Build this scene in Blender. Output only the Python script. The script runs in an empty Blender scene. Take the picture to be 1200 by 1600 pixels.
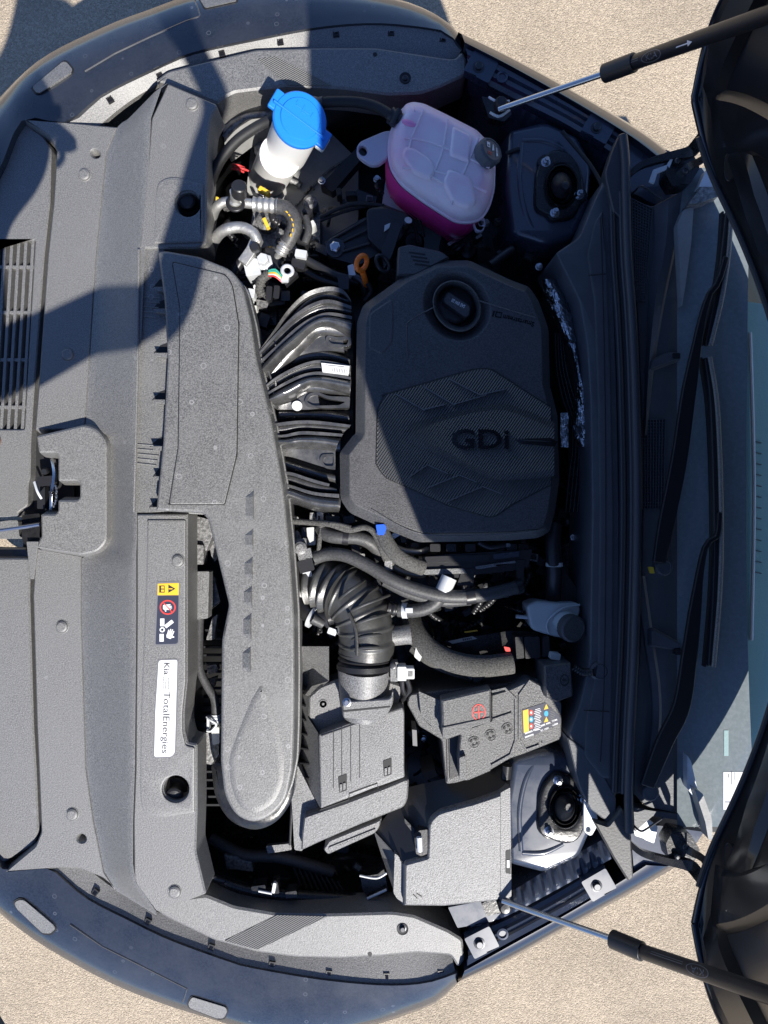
import bpy, bmesh, math, random
from mathutils import Vector, Matrix
from mathutils.geometry import tessellate_polygon
random.seed(7)
SC = bpy.context.scene
C = SC.collection

# ------------------------------------------------------------------ camera, sky, sun, exposure
H, F = 2.25, 1155.0            # camera height in metres, focal length in photo pixels (1600 high)
cam_d = bpy.data.cameras.new('camera'); cam = bpy.data.objects.new('camera', cam_d); C.objects.link(cam)
cam.location = (0, 0, H); cam.rotation_euler = (0, 0, 0)
cam_d.sensor_fit = 'VERTICAL'; cam_d.sensor_height = 24.0; cam_d.lens = 24.0 * F / 1600
cam_d.clip_start = 0.05; cam_d.clip_end = 500
SC.camera = cam
SX, SY = 0.33, 0.82            # horizontal travel of the sun ray per metre of height
elev = math.atan(1 / math.hypot(SX, SY))
to_sun = Vector((SX, -SY, 1)).normalized()
world = bpy.data.worlds.new('World'); SC.world = world; world.use_nodes = True
wn = world.node_tree.nodes; wl = world.node_tree.links
bg = wn['Background']; sky = wn.new('ShaderNodeTexSky'); sky.sky_type = 'NISHITA'; sky.sun_disc = False
sky.sun_elevation = elev; sky.sun_rotation = math.atan2(to_sun.x, to_sun.y)
sky.altitude = 200; sky.air_density = 1.0; sky.dust_density = 0.2; sky.ozone_density = 3.0
tint = wn.new('ShaderNodeMix'); tint.data_type = 'RGBA'; tint.blend_type = 'MULTIPLY'; tint.inputs[0].default_value = 1; tint.inputs[7].default_value = (.86, .95, 1.2, 1)
wl.new(sky.outputs[0], tint.inputs[6]); wl.new(tint.outputs[2], bg.inputs[0]); bg.inputs[1].default_value = 0.076
sun_d = bpy.data.lights.new('sun', 'SUN'); sun = bpy.data.objects.new('sun', sun_d); C.objects.link(sun)
sun_d.energy = 4.6; sun_d.angle = math.radians(0.5); sun_d.color = (1.0, 0.955, 0.89)
sun.rotation_euler = to_sun.to_track_quat('Z', 'Y').to_euler(); sun.location = (2, -4, 5)
SC.view_settings.view_transform = 'Standard'; SC.view_settings.look = 'None'
SC.view_settings.exposure = 0.75; SC.view_settings.gamma = 1.0
SC.cycles.max_bounces = 6; SC.cycles.transparent_max_bounces = 8
SC.cycles.use_adaptive_sampling = True; SC.cycles.use_denoising = True

# ------------------------------------------------------------------ geometry helpers
def W(px, py, z):
    s = (H - z) / F
    return Vector(((px - 600) * s, (800 - py) * s, z))
def mpp(z): return (H - z) / F
def cr(pts, n, closed=False):
    """Catmull-Rom through pts, resampled to n points evenly by length"""
    pts = [Vector(p) for p in pts]; L = len(pts); dense = []
    segs = L if closed else L - 1
    for i in range(segs):
        if closed: a, b, c, d = (pts[(i + k - 1) % L] for k in range(4))
        else: a, b, c, d = pts[max(i-1, 0)], pts[i], pts[i+1], pts[min(i+2, L-1)]
        for k in range(12):
            t = k / 12
            dense.append(0.5 * ((2*b) + (c-a)*t + (2*a-5*b+4*c-d)*t*t + (3*b-a-3*c+d)*t**3))
    dense.append(pts[0] if closed else pts[-1])
    return even(dense, n, closed)
def even(dense, n, closed=False):
    acc = [0.0]
    for a, b in zip(dense, dense[1:]): acc.append(acc[-1] + (b - a).length)
    out = []; T = acc[-1]; j = 0; m = n if closed else n - 1
    for k in range(n):
        s = T * k / m
        while j < len(acc) - 2 and acc[j+1] < s: j += 1
        d = acc[j+1] - acc[j]; t = (s - acc[j]) / d if d > 1e-12 else 0
        out.append(dense[j].lerp(dense[j+1], min(1, max(0, t))))
    return out
def sm(pts, n=48):
    """smooth closed outline through 2-D points"""
    return [(p.x, p.y) for p in cr([(a, b, 0) for a, b in pts], n, True)]
def rc(pts, r=4, k=4):
    """round the corners; a point may carry its own radius as third value"""
    out = []; L = len(pts)
    for i, p in enumerate(pts):
        rr = p[2] if len(p) > 2 else r
        a, b, c = Vector(pts[i-1][:2]), Vector(p[:2]), Vector(pts[(i+1) % L][:2])
        u, v = a - b, c - b
        m = min(rr, u.length * .45, v.length * .45)
        if m < .4: out.append((b.x, b.y)); continue
        s, e = b + u.normalized()*m, b + v.normalized()*m
        for q in range(k + 1):
            t = q / k; w = s*(1-t)**2 + b*2*t*(1-t) + e*t*t
            out.append((w.x, w.y))
    return out
def ell(cx, cy, rx, ry, n=28, rot=0):
    c, s = math.cos(math.radians(rot)), math.sin(math.radians(rot)); o = []
    for i in range(n):
        a = 2*math.pi*i/n; x, y = rx*math.cos(a), ry*math.sin(a)
        o.append((cx + x*c - y*s, cy + x*s + y*c))
    return o
def rect(cx, cy, w, h, rot=0):
    c, s = math.cos(math.radians(rot)), math.sin(math.radians(rot))
    return [(cx + x*c - y*s, cy + x*s + y*c) for x, y in ((-w/2,-h/2),(w/2,-h/2),(w/2,h/2),(-w/2,h/2))]
def area(p): return sum(p[i-1][0]*p[i][1] - p[i][0]*p[i-1][1] for i in range(len(p))) / 2
def offs(poly, d):
    """move a counter-clockwise world outline outward by d metres"""
    out = []; n = len(poly)
    for i in range(n):
        a, b, c = poly[i-1], poly[i], poly[(i+1) % n]
        e1 = Vector((b[0]-a[0], b[1]-a[1])); e2 = Vector((c[0]-b[0], c[1]-b[1]))
        if e1.length < 1e-9 or e2.length < 1e-9: out.append((b[0], b[1])); continue
        e1.normalize(); e2.normalize()
        n1 = Vector((e1.y, -e1.x)); n2 = Vector((e2.y, -e2.x)); m = (n1 + n2)
        if m.length < 1e-6: m = n1
        m.normalize(); k = min(1.8, 1 / max(.3, m.dot(n1)))
        out.append((b[0] + m.x*d*k, b[1] + m.y*d*k))
    if d < 0:   # where the inset folds over itself, pull the folded run together
        for _ in range(3):
            bad = [((out[(i+1) % n][0]-out[i][0])*(poly[(i+1) % n][0]-poly[i][0]) + (out[(i+1) % n][1]-out[i][1])*(poly[(i+1) % n][1]-poly[i][1])) < -1e-12 for i in range(n)]
            if not any(bad) or all(bad): break
            st = next(i for i in range(n) if not bad[i]); i = 0
            while i < n:
                a = (st + 1 + i) % n
                if bad[a]:
                    k = 0
                    while bad[(a+k) % n]: k += 1
                    ids = [(a+q) % n for q in range(k+1)]
                    mx, my = sum(out[q][0] for q in ids)/len(ids), sum(out[q][1] for q in ids)/len(ids)
                    for t_, q in enumerate(ids): out[q] = (mx + (poly[q][0]-mx)*1e-4, my + (poly[q][1]-my)*1e-4)
                    i += k
                i += 1
    return out

class MB:
    def __init__(s): s.v = []; s.f = []
    def add(s, vs, fs):
        o = len(s.v); s.v += [tuple(x) for x in vs]; s.f += [tuple(i + o for i in f) for f in fs]; return s
    def stack(s, poly, zt, prof, holes=(), zf=None, bottom=False, cap=True):
        """outline traced in the photo at height zt; prof = [(outward offset m, z), ...] from the top down"""
        def wd(p):
            if zf: w = [W(x, y, zf(x, y)) for x, y in p]
            else: w = [W(x, y, zt) for x, y in p]
            return w
        P = wd([q[:2] for q in poly])
        if area(P) < 0: P.reverse()
        HS = []
        for h in holes:
            h = wd(h)
            if area(h) > 0: h.reverse()
            HS.append(h)
        loops = [P] + HS
        tops = []
        z0 = prof[0][1]
        allv = []
        for lp in loops:
            base = [(p.x, p.y) for p in lp]; zs = [p.z - zt if zf else 0 for p in lp]
            rings = []
            for d, z in prof:
                ring = [(q[0], q[1], z + zz) for q, zz in zip(offs(base, d) if d else base, zs)]
                rings.append(ring)
            st = len(s.v); n = len(base)
            for r in rings: s.v += r
            for k in range(len(rings) - 1):
                for i in range(n):
                    a, b = st + k*n + i, st + k*n + (i+1) % n
                    s.f.append((a, a + n, b + n, b))
            tops.append((st, n, rings[0])); last = (st + (len(rings)-1)*n, n)
            if bottom and lp is P: s.f.append(tuple(reversed(range(last[0], last[0] + n))))
        if cap:
            if len(tops) == 1 and tops[0][1] <= 8 and not any(d < 0 for d, _ in prof):
                s.f.append(tuple(range(tops[0][0], tops[0][0] + tops[0][1])))
            else:
                idx = []; polys = []
                for st, n, r in tops:
                    keep = [i for i in range(n) if math.hypot(r[i][0]-r[i-1][0], r[i][1]-r[i-1][1]) > 2e-5]
                    idx += [st + i for i in keep]; polys.append([Vector((r[i][0], r[i][1], 0)) for i in keep])
                for t in tessellate_polygon(polys):
                    a, b, c = (Vector(s.v[idx[k]]) for k in t)
                    nz = (b - a).cross(c - a).z
                    s.f.append(tuple(idx[k] for k in (t if nz > 0 else reversed(t))))
        return s
    def prism(s, poly, z1, z0, holes=(), zf=None, bottom=False):
        return s.stack(poly, z1, [(0, z1), (0, z0)], holes, zf, bottom)
    def loft(s, rows, closed=False):
        n = len(rows[0]); o = len(s.v)
        for r in rows: s.v += [tuple(p) for p in r]
        for k in range(len(rows) - 1):
            for i in range(n if closed else n - 1):
                a, b = o + k*n + i, o + k*n + (i+1) % n
                s.f.append((a, b, b + n, a + n))
        return s
    def tube(s, pts, r, n=12, m=None, corr=None, raw=False, cap=True, rf=None, flat=1.0):
        """pts (px, py, z); r in photo pixels; corr=(rings, depth)"""
        P = [Vector(p) if raw else W(*p) for p in pts]
        L = sum((b-a).length for a, b in zip(P, P[1:]))
        rr = r if raw else r * mpp(sum(p.z for p in P) / len(P))
        if m is None: m = max(6, min(80, int(L / (rr*.9)) + 4))
        if corr: m = corr[0] * 6 + 1
        Q = cr(P, m) if len(P) > 2 else even(P, m)
        T = [(Q[min(i+1, m-1)] - Q[max(i-1, 0)]).normalized() for i in range(m)]
        up = Vector((0, 0, 1)) if abs(T[0].z) < .9 else Vector((1, 0, 0))
        N = (up - T[0]*up.dot(T[0])).normalized(); o = len(s.v)
        for i in range(m):
            N = (N - T[i]*N.dot(T[i])).normalized(); B = T[i].cross(N)
            k = 1.0
            if corr: k = 1 - corr[1]*(.5 - .5*math.cos(2*math.pi*i/6))
            if rf: k *= rf(i/(m-1))
            for j in range(n):
                a = 2*math.pi*j/n
                s.v.append(tuple(Q[i] + (N*math.cos(a)*flat + B*math.sin(a))*rr*k))
        for i in range(m-1):
            for j in range(n):
                a, b = o + i*n + j, o + i*n + (j+1) % n
                s.f.append((a, b, b + n, a + n))
        if cap:
            s.f.append(tuple(reversed(range(o, o+n)))); s.f.append(tuple(range(o+(m-1)*n, o+m*n)))
        return s
    def lathe(s, base, prof, n=28, axis=(0, 0, 1), raw=False, sq=None):
        """prof [(radius px, height m)] about axis from base"""
        c = Vector(base) if raw else W(*base); k = 1 if raw else mpp(c.z)
        A = Vector(axis).normalized(); U = A.orthogonal().normalized(); V = A.cross(U); o = len(s.v)
        for r, h in prof:
            for j in range(n):
                a = 2*math.pi*j/n; q = 1
                if sq: q = 1 + sq[1]*math.cos(a*sq[0])
                s.v.append(tuple(c + A*h + (U*math.cos(a) + V*math.sin(a))*max(r, .01)*k*q))
        for i in range(len(prof)-1):
            for j in range(n):
                a, b = o + i*n + j, o + i*n + (j+1) % n
                s.f.append((a, b, b+n, a+n))
        s.f.append(tuple(range(o+(len(prof)-1)*n, o+len(prof)*n))); s.f.append(tuple(reversed(range(o, o+n))))
        return s
    def ribbon(s, pts, w, t, raw=False, m=None, smooth=True):
        """flat bar of rectangular section; w in px (number or list), t thickness in metres (downwards)"""
        P = [Vector(p[:3]) if raw else W(*p[:3]) for p in pts]
        if m is None: m = 4*len(P) if smooth else len(P)
        Q = cr(P, m) if smooth and len(P) > 2 else (even(P, m) if smooth else P); m = len(Q); o = len(s.v)
        for i in range(m):
            T = Q[min(i+1, m-1)] - Q[max(i-1, 0)]; B = Vector((0, 0, 1)).cross(T).normalized()
            ww = w
            if isinstance(w, (list, tuple)):
                f = i/(m-1)*(len(w)-1); j = min(int(f), len(w)-2); ww = w[j] + (w[j+1]-w[j])*(f-j)
            h = ww/2 * (1 if raw else mpp(Q[i].z)); d = Vector((0, 0, t))
            s.v += [tuple(Q[i]+B*h), tuple(Q[i]-B*h), tuple(Q[i]-B*h-d), tuple(Q[i]+B*h-d)]
        for i in range(m-1):
            for j in range(4):
                a, b = o+i*4+j, o+i*4+(j+1) % 4
                s.f.append((a, a+4, b+4, b))
        s.f.append((o, o+1, o+2, o+3)); e = o+(m-1)*4; s.f.append((e+3, e+2, e+1, e))
        return s

def obj(name, mb, mat, parent=None, bev=0.0, seg=2, ang=32, label=None, smooth=True, weld=False):
    me = bpy.data.meshes.new(name); me.from_pydata(mb.v, [], mb.f); me.update()
    bm = bmesh.new(); bm.from_mesh(me)
    if weld: bmesh.ops.remove_doubles(bm, verts=bm.verts, dist=1e-5)
    bmesh.ops.recalc_face_normals(bm, faces=bm.faces); bm.to_mesh(me); bm.free()
    me.materials.append(M[mat] if isinstance(mat, str) else mat)
    o = bpy.data.objects.new(name, me); C.objects.link(o)
    if smooth:
        me.shade_smooth()
        me.set_sharp_from_angle(angle=math.radians(ang))
    if bev:
        b = o.modifiers.new('bevel', 'BEVEL'); b.width = bev; b.segments = seg; b.limit_method = 'ANGLE'
        b.angle_limit = math.radians(ang); b.harden_normals = True; b.use_clamp_overlap = True
    elif smooth and len(mb.f) > 8 and not name.startswith(('hose', 'pipe')):
        w = o.modifiers.new('weighted', 'WEIGHTED_NORMAL'); w.keep_sharp = True; w.weight = 100
    if parent: o.parent = parent
    if label: o['label'] = label
    return o
def copyto(o, px, py, z, parent, rot=0, scale=1.0):
    c = o.copy(); C.objects.link(c); c.parent = parent; c.location = W(px, py, z)
    c.rotation_euler = (0, 0, math.radians(rot)); c.scale = (scale,)*3; return c
def txt(name, body, px, py, z, w, h, rot, mat, parent, ext=.0003, sp=1.0, bold=.012):
    """lettering fitted into w x h photo pixels, rot in degrees counter-clockwise"""
    cu = bpy.data.curves.new(name, 'FONT'); cu.body = body; cu.align_x = 'CENTER'; cu.align_y = 'CENTER'
    cu.extrude = ext; cu.resolution_u = 3; cu.space_character = sp; cu.offset = bold
    t = bpy.data.objects.new(name, cu); C.objects.link(t); bpy.context.view_layer.update()
    me = bpy.data.meshes.new_from_object(t.evaluated_get(bpy.context.evaluated_depsgraph_get()))
    bpy.data.objects.remove(t)
    xs = [v.co.x for v in me.vertices]; ys = [v.co.y for v in me.vertices]
    cx, cy = (max(xs)+min(xs))/2, (max(ys)+min(ys))/2; k = mpp(z)
    fx, fy = w*k/(max(xs)-min(xs)), h*k/(max(ys)-min(ys))
    c, s = math.cos(math.radians(rot)), math.sin(math.radians(rot)); o3 = W(px, py, z)
    for v in me.vertices:
        x, y = (v.co.x-cx)*fx, (v.co.y-cy)*fy
        v.co = (o3.x + x*c - y*s, o3.y + x*s + y*c, z + v.co.z)
    me.materials.clear(); me.materials.append(M[mat]); me.name = name
    o = bpy.data.objects.new(name, me); C.objects.link(o); o.parent = parent
    return o

# ------------------------------------------------------------------ materials
M = {}
def mat(key, col, rough=.5, metal=0, coat=0, bump=None, speck=None, dust=None, spec=.5, trans=0, sss=0, emit=None, wave=None, coatr=.03, rings=None):
    m = bpy.data.materials.new(key); m.use_nodes = True; nt = m.node_tree; N = nt.nodes; L = nt.links
    b = N['Principled BSDF']; b.inputs['Base Color'].default_value = (*col, 1); b.inputs['Roughness'].default_value = rough
    b.inputs['Metallic'].default_value = metal; b.inputs['Coat Weight'].default_value = coat
    b.inputs['Coat Roughness'].default_value = coatr; b.inputs['Specular IOR Level'].default_value = spec
    b.inputs['Transmission Weight'].default_value = trans
    if sss:
        b.inputs['Subsurface Weight'].default_value = sss; b.inputs['Subsurface Radius'].default_value = (.02, .012, .015)
        b.inputs['Subsurface Scale'].default_value = .5
    tc = N.new('ShaderNodeTexCoord'); colour = None; rsock = None
    def noise(sc, det=2, ro=.5):
        n = N.new('ShaderNodeTexNoise'); n.inputs['Scale'].default_value = sc; n.inputs['Detail'].default_value = det
        n.inputs['Roughness'].default_value = ro; L.new(tc.outputs['Object'], n.inputs['Vector']); return n
    def ramp(src, a, b2, ca, cb):
        r = N.new('ShaderNodeMapRange'); r.inputs['From Min'].default_value = a; r.inputs['From Max'].default_value = b2
        r.inputs['To Min'].default_value = ca; r.inputs['To Max'].default_value = cb; L.new(src, r.inputs['Value']); return r.outputs[0]
    def mixc(fac, a, b2):
        x = N.new('ShaderNodeMix'); x.data_type = 'RGBA'
        if hasattr(fac, 'links'): L.new(fac, x.inputs[0])
        else: x.inputs[0].default_value = fac
        for i, q in ((6, a), (7, b2)):
            if hasattr(q, 'links'): L.new(q, x.inputs[i])
            else: x.inputs[i].default_value = (*q, 1)
        return x.outputs[2]
    if speck:   # (scale, low multiplier, high multiplier)
        n = noise(speck[0], 2, .7); f = ramp(n.outputs['Fac'], .32, .68, 0, 1)
        colour = mixc(f, tuple(c*speck[1] for c in col), tuple(min(1, c*speck[2]) for c in col))
    if rings:   # dried water drops: (scale, colour, share of cells)
        v = N.new('ShaderNodeTexVoronoi'); v.inputs['Scale'].default_value = rings[0]; L.new(tc.outputs['Object'], v.inputs['Vector'])
        a = ramp(v.outputs['Distance'], .16, .20, 0, 1); c = ramp(v.outputs['Distance'], .21, .27, 1, 0)
        sp_ = N.new('ShaderNodeSeparateColor'); L.new(v.outputs['Color'], sp_.inputs[0]); d = ramp(sp_.outputs[0], 1-rings[2], 1-rings[2]+.01, 0, .75)
        m1 = N.new('ShaderNodeMath'); m1.operation = 'MULTIPLY'; L.new(a, m1.inputs[0]); L.new(c, m1.inputs[1])
        m2 = N.new('ShaderNodeMath'); m2.operation = 'MULTIPLY'; L.new(m1.outputs[0], m2.inputs[0]); L.new(d, m2.inputs[1])
        colour = mixc(m2.outputs[0], colour if colour is not None else col, rings[1])
    if dust:    # (scale, colour, amount 0..1, roughness)
        n = noise(dust[0], 6, .65); f = ramp(n.outputs['Fac'], .42, .72, 0, dust[2])
        colour = mixc(f, colour if colour is not None else col, dust[1])
        rsock = ramp(n.outputs['Fac'], .4, .7, rough, dust[3])
    if colour is not None: L.new(colour, b.inputs['Base Color'])
    if rsock is not None: L.new(rsock, b.inputs['Roughness'])
    last = None
    if bump:    # list of (scale, distance)
        for sc, dist in bump:
            n = noise(sc, 3, .6); bp = N.new('ShaderNodeBump'); bp.inputs['Distance'].default_value = dist
            bp.inputs['Strength'].default_value = 1; L.new(n.outputs['Fac'], bp.inputs['Height'])
            if last: L.new(last.outputs[0], bp.inputs['Normal'])
            last = bp
    if wave:    # (scale, distance, rotation degrees)
        mp = N.new('ShaderNodeMapping'); mp.inputs['Rotation'].default_value = (0, 0, math.radians(wave[2]))
        L.new(tc.outputs['Object'], mp.inputs['Vector']); w = N.new('ShaderNodeTexWave'); w.inputs['Scale'].default_value = wave[0]
        L.new(mp.outputs[0], w.inputs['Vector']); bp = N.new('ShaderNodeBump'); bp.inputs['Distance'].default_value = wave[1]
        L.new(w.outputs['Fac'], bp.inputs['Height'])
        if last: L.new(last.outputs[0], bp.inputs['Normal'])
        last = bp
    if last: L.new(last.outputs[0], b.inputs['Normal'])
    M[key] = m; return m
GR = [(420, .0006)]
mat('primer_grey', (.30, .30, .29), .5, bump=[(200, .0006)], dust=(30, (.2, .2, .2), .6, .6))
mat('grained_plastic', (.128, .126, .121), .53, spec=1.0, coat=.35, coatr=.5, bump=GR, speck=(560, .4, 1.8), dust=(7, (.15, .15, .148), .45, .58), rings=(38, (.2, .2, .2), .06))
mat('duct_plastic', (.105, .104, .10), .5, spec=1.0, coat=.3, coatr=.48, bump=GR, speck=(430, .4, 1.8), dust=(11, (.17, .17, .165), .55, .56), rings=(48, (.3, .3, .3), .16))
mat('cover_plastic', (.06, .06, .062), .42, spec=.6, bump=GR, speck=(430, .5, 1.6), dust=(12, (.09, .09, .095), .4, .5))
mat('ribbed_plastic', (.07, .071, .075), .32, spec=.8, wave=(75, .004, 35))
mat('ribbed_grey', (.12, .118, .113), .5, bump=GR, wave=(95, .0012, 60))
mat('box_plastic', (.135, .135, .136), .44, spec=.7, bump=GR, speck=(430, .4, 1.8), dust=(16, (.2, .2, .195), .45, .5))
mat('battery_plastic', (.09, .09, .09), .46, bump=[(420, .0009)], speck=(430, .3, 2.1), dust=(22, (.13, .13, .125), .4, .5))
mat('satin_black', (.018, .018, .02), .38, bump=[(300, .0002)])
mat('matt_black', (.012, .012, .013), .62)
mat('gloss_black', (.012, .012, .013), .24, bump=[(160, .0003)], dust=(40, (.04, .04, .04), .4, .34))
mat('runner_plastic', (.04, .04, .041), .24, spec=.9, coat=.4, coatr=.2, bump=[(220, .0002)], dust=(40, (.12, .12, .118), .45, .36))
mat('crease_highlight', (.10, .10, .104), .35)  # paler than the cover, highlight on the creases put into the colour
mat('bellows_rubber', (.035, .035, .034), .36, spec=.8, bump=[(200, .0003)], dust=(30, (.075, .075, .07), .55, .5))
mat('rubber', (.014, .014, .015), .6, bump=[(300, .0003)])
mat('grey_rubber', (.055, .055, .056), .5, bump=[(260, .0004)], speck=(300, .7, 1.4))
mat('tape', (.075, .074, .07), .85, bump=[(350, .0012)], speck=(420, .4, 1.7))
mat('paint', (.006, .010, .022), .28, coat=1.0, coatr=.06)
mat('paint_dusty', (.014, .017, .024), .24, coat=1.0, coatr=.09, dust=(5, (.036, .039, .047), .8, .36), speck=(260, .7, 1.5), rings=(55, (.10, .11, .13), .14))
mat('inner_paint', (.032, .042, .068), .25, coat=.9, coatr=.08, dust=(14, (.05, .058, .075), .55, .4))
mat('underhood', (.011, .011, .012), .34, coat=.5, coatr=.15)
mat('aluminium', (.45, .45, .44), .42, metal=.75, bump=[(180, .0008)], dust=(60, (.5, .5, .48), .6, .6))
mat('cast_metal', (.2, .2, .2), .55, metal=.5, bump=[(200, .0012)], speck=(160, .5, 1.6))
mat('steel', (.55, .56, .58), .25, metal=1)
mat('dark_steel', (.06, .062, .068), .35, metal=.7)
mat('chrome_foil', (.6, .62, .66), .22, metal=1, bump=[(45, .012), (140, .003)])
mat('white_plastic', (.74, .74, .72), .4, sss=.3)
mat('dull_white', (.55, .56, .54), .5)
mat('blue_cap', (.012, .2, .72), .38, bump=[(200, .0001)])
mat('blue_tape', (.01, .10, .7), .5)
mat('tank_plastic', (1.0, .80, .84), .36, sss=.35, bump=[(90, .0012)], dust=(9, (1.0, .52, .66), .75, .4))
mat('coolant_pink', (.92, .06, .34), .3, sss=.25, bump=[(60, .0008)])
mat('pink_hint', (.85, .30, .55), .35, sss=.3)
mat('cloudy_plastic', (.58, .54, .62), .4, sss=.2)
mat('brake_plastic', (.50, .53, .52), .4, sss=.2)
mat('grey_cap', (.085, .095, .11), .5, bump=[(200, .0003)])
mat('orange', (.95, .20, .02), .4)
mat('yellow', (.78, .50, .04), .5)
mat('label_yellow', (.80, .48, .03), .5)
mat('label_white', (.78, .79, .79), .45)
mat('label_dark', (.035, .04, .065), .4)
mat('print_black', (.02, .02, .022), .5)
mat('print_grey', (.16, .16, .17), .5)
mat('print_dark', (.06, .06, .065), .5)
mat('print_white', (.8, .8, .8), .5)
mat('print_red', (.65, .05, .04), .5)
mat('print_blue', (.03, .35, .62), .5)
mat('wire_red', (.6, .05, .05), .5); mat('wire_white', (.7, .7, .7), .5); mat('wire_green', (.05, .4, .3), .5)
mat('badge_gloss', (.008, .008, .01), .15)
mat('seal_rubber', (.05, .053, .06), .42)
mat('wiper_black', (.012, .012, .014), .4)
mat('cowl_plastic', (.075, .08, .09), .42, bump=[(300, .0003)], dust=(20, (.11, .115, .125), .5, .5))
mat('hazy_frit', (.17, .20, .21), .1, coat=.8, dust=(150, (.28, .31, .32), .4, .2))  # base and dust tone lifted to paint in sky haze on the glass
mat('dash_plastic', (.26, .38, .38), .6, bump=[(300, .0004)])
mat('bright_metal', (.62, .64, .66), .5, metal=.2, dust=(25, (.35, .37, .38), .5, .6))
mat('skin', (.5, .3, .22), .5, sss=.1); mat('jacket', (.05, .07, .11), .8); mat('trousers', (.04, .045, .06), .8); mat('hair', (.03, .02, .015), .7)
def glass_mat():
    m = bpy.data.materials.new('windshield_glass'); m.use_nodes = True; N = m.node_tree.nodes; L = m.node_tree.links
    N.remove(N['Principled BSDF']); t = N.new('ShaderNodeBsdfTransparent'); t.inputs[0].default_value = (.8, .95, .94, 1)
    g = N.new('ShaderNodeBsdfGlossy'); g.inputs['Roughness'].default_value = .03
    f = N.new('ShaderNodeFresnel'); f.inputs[0].default_value = 1.5; x = N.new('ShaderNodeMixShader')
    L.new(f.outputs[0], x.inputs[0]); L.new(t.outputs[0], x.inputs[1]); L.new(g.outputs[0], x.inputs[2])
    L.new(x.outputs[0], N['Material Output'].inputs[0]); M['glass'] = m
glass_mat()
def ground_mat():
    m = bpy.data.materials.new('pale_asphalt'); m.use_nodes = True; N = m.node_tree.nodes; L = m.node_tree.links
    b = N['Principled BSDF']; b.inputs['Roughness'].default_value = .85
    tc = N.new('ShaderNodeTexCoord')
    v = N.new('ShaderNodeTexVoronoi'); v.inputs['Scale'].default_value = 235; L.new(tc.outputs['Object'], v.inputs['Vector'])
    n = N.new('ShaderNodeTexNoise'); n.inputs['Scale'].default_value = 330; n.inputs['Detail'].default_value = 3; L.new(tc.outputs['Object'], n.inputs['Vector'])
    n2 = N.new('ShaderNodeTexNoise'); n2.inputs['Scale'].default_value = 3.5; n2.inputs['Detail'].default_value = 5; L.new(tc.outputs['Object'], n2.inputs['Vector'])
    r = N.new('ShaderNodeValToRGB'); e = r.color_ramp.elements
    e[0].position = .0; e[0].color = (.15, .12, .085, 1); e[1].position = 1; e[1].color = (.60, .50, .365, 1)
    k = e.new(.35); k.color = (.335, .275, .20, 1); k = e.new(.7); k.color = (.43, .355, .26, 1)
    sep = N.new('ShaderNodeSeparateColor'); L.new(v.outputs['Color'], sep.inputs[0])
    ad = N.new('ShaderNodeMath'); ad.operation = 'MULTIPLY_ADD'; L.new(sep.outputs[0], ad.inputs[0]); ad.inputs[1].default_value = .55
    L.new(n.outputs['Fac'], ad.inputs[2]); sb = N.new('ShaderNodeMath'); sb.operation = 'SUBTRACT'; L.new(ad.outputs[0], sb.inputs[0]); sb.inputs[1].default_value = .22
    L.new(sb.outputs[0], r.inputs[0])
    mx = N.new('ShaderNodeMix'); mx.data_type = 'RGBA'; mx.blend_type = 'MULTIPLY'; mx.inputs[0].default_value = 1
    mr = N.new('ShaderNodeMapRange'); L.new(n2.outputs['Fac'], mr.inputs[0]); mr.inputs['From Min'].default_value = .3; mr.inputs['From Max'].default_value = .7
    mr.inputs['To Min'].default_value = .86; mr.inputs['To Max'].default_value = 1.1
    L.new(r.outputs[0], mx.inputs[6]); L.new(mr.outputs[0], mx.inputs[7]); L.new(mx.outputs[2], b.inputs['Base Color'])
    bp = N.new('ShaderNodeBump'); bp.inputs['Distance'].default_value = .0022; L.new(v.outputs['Distance'], bp.inputs['Height']); bp.invert = True
    bp2 = N.new('ShaderNodeBump'); bp2.inputs['Distance'].default_value = .0018; L.new(n.outputs['Fac'], bp2.inputs['Height']); L.new(bp.outputs[0], bp2.inputs['Normal'])
    L.new(bp2.outputs[0], b.inputs['Normal']); M['ground'] = m
ground_mat()
# ------------------------------------------------------------------ ground
g = MB().add([(-60, -60, 0), (60, -60, 0), (60, 60, 0), (-60, 60, 0)], [(0, 1, 2, 3)])
ground = obj('ground', g, 'ground'); ground['kind'] = 'structure'

# ------------------------------------------------------------------ the car
car = bpy.data.objects.new('car', None); C.objects.link(car)
car['label'] = 'dark blue car with its hood open over the engine bay'; car['category'] = 'car'
def row(pts, z, n=48):
    return cr([W(p[0], p[1], p[2] if len(p) > 2 else z) for p in pts], n)

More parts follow.
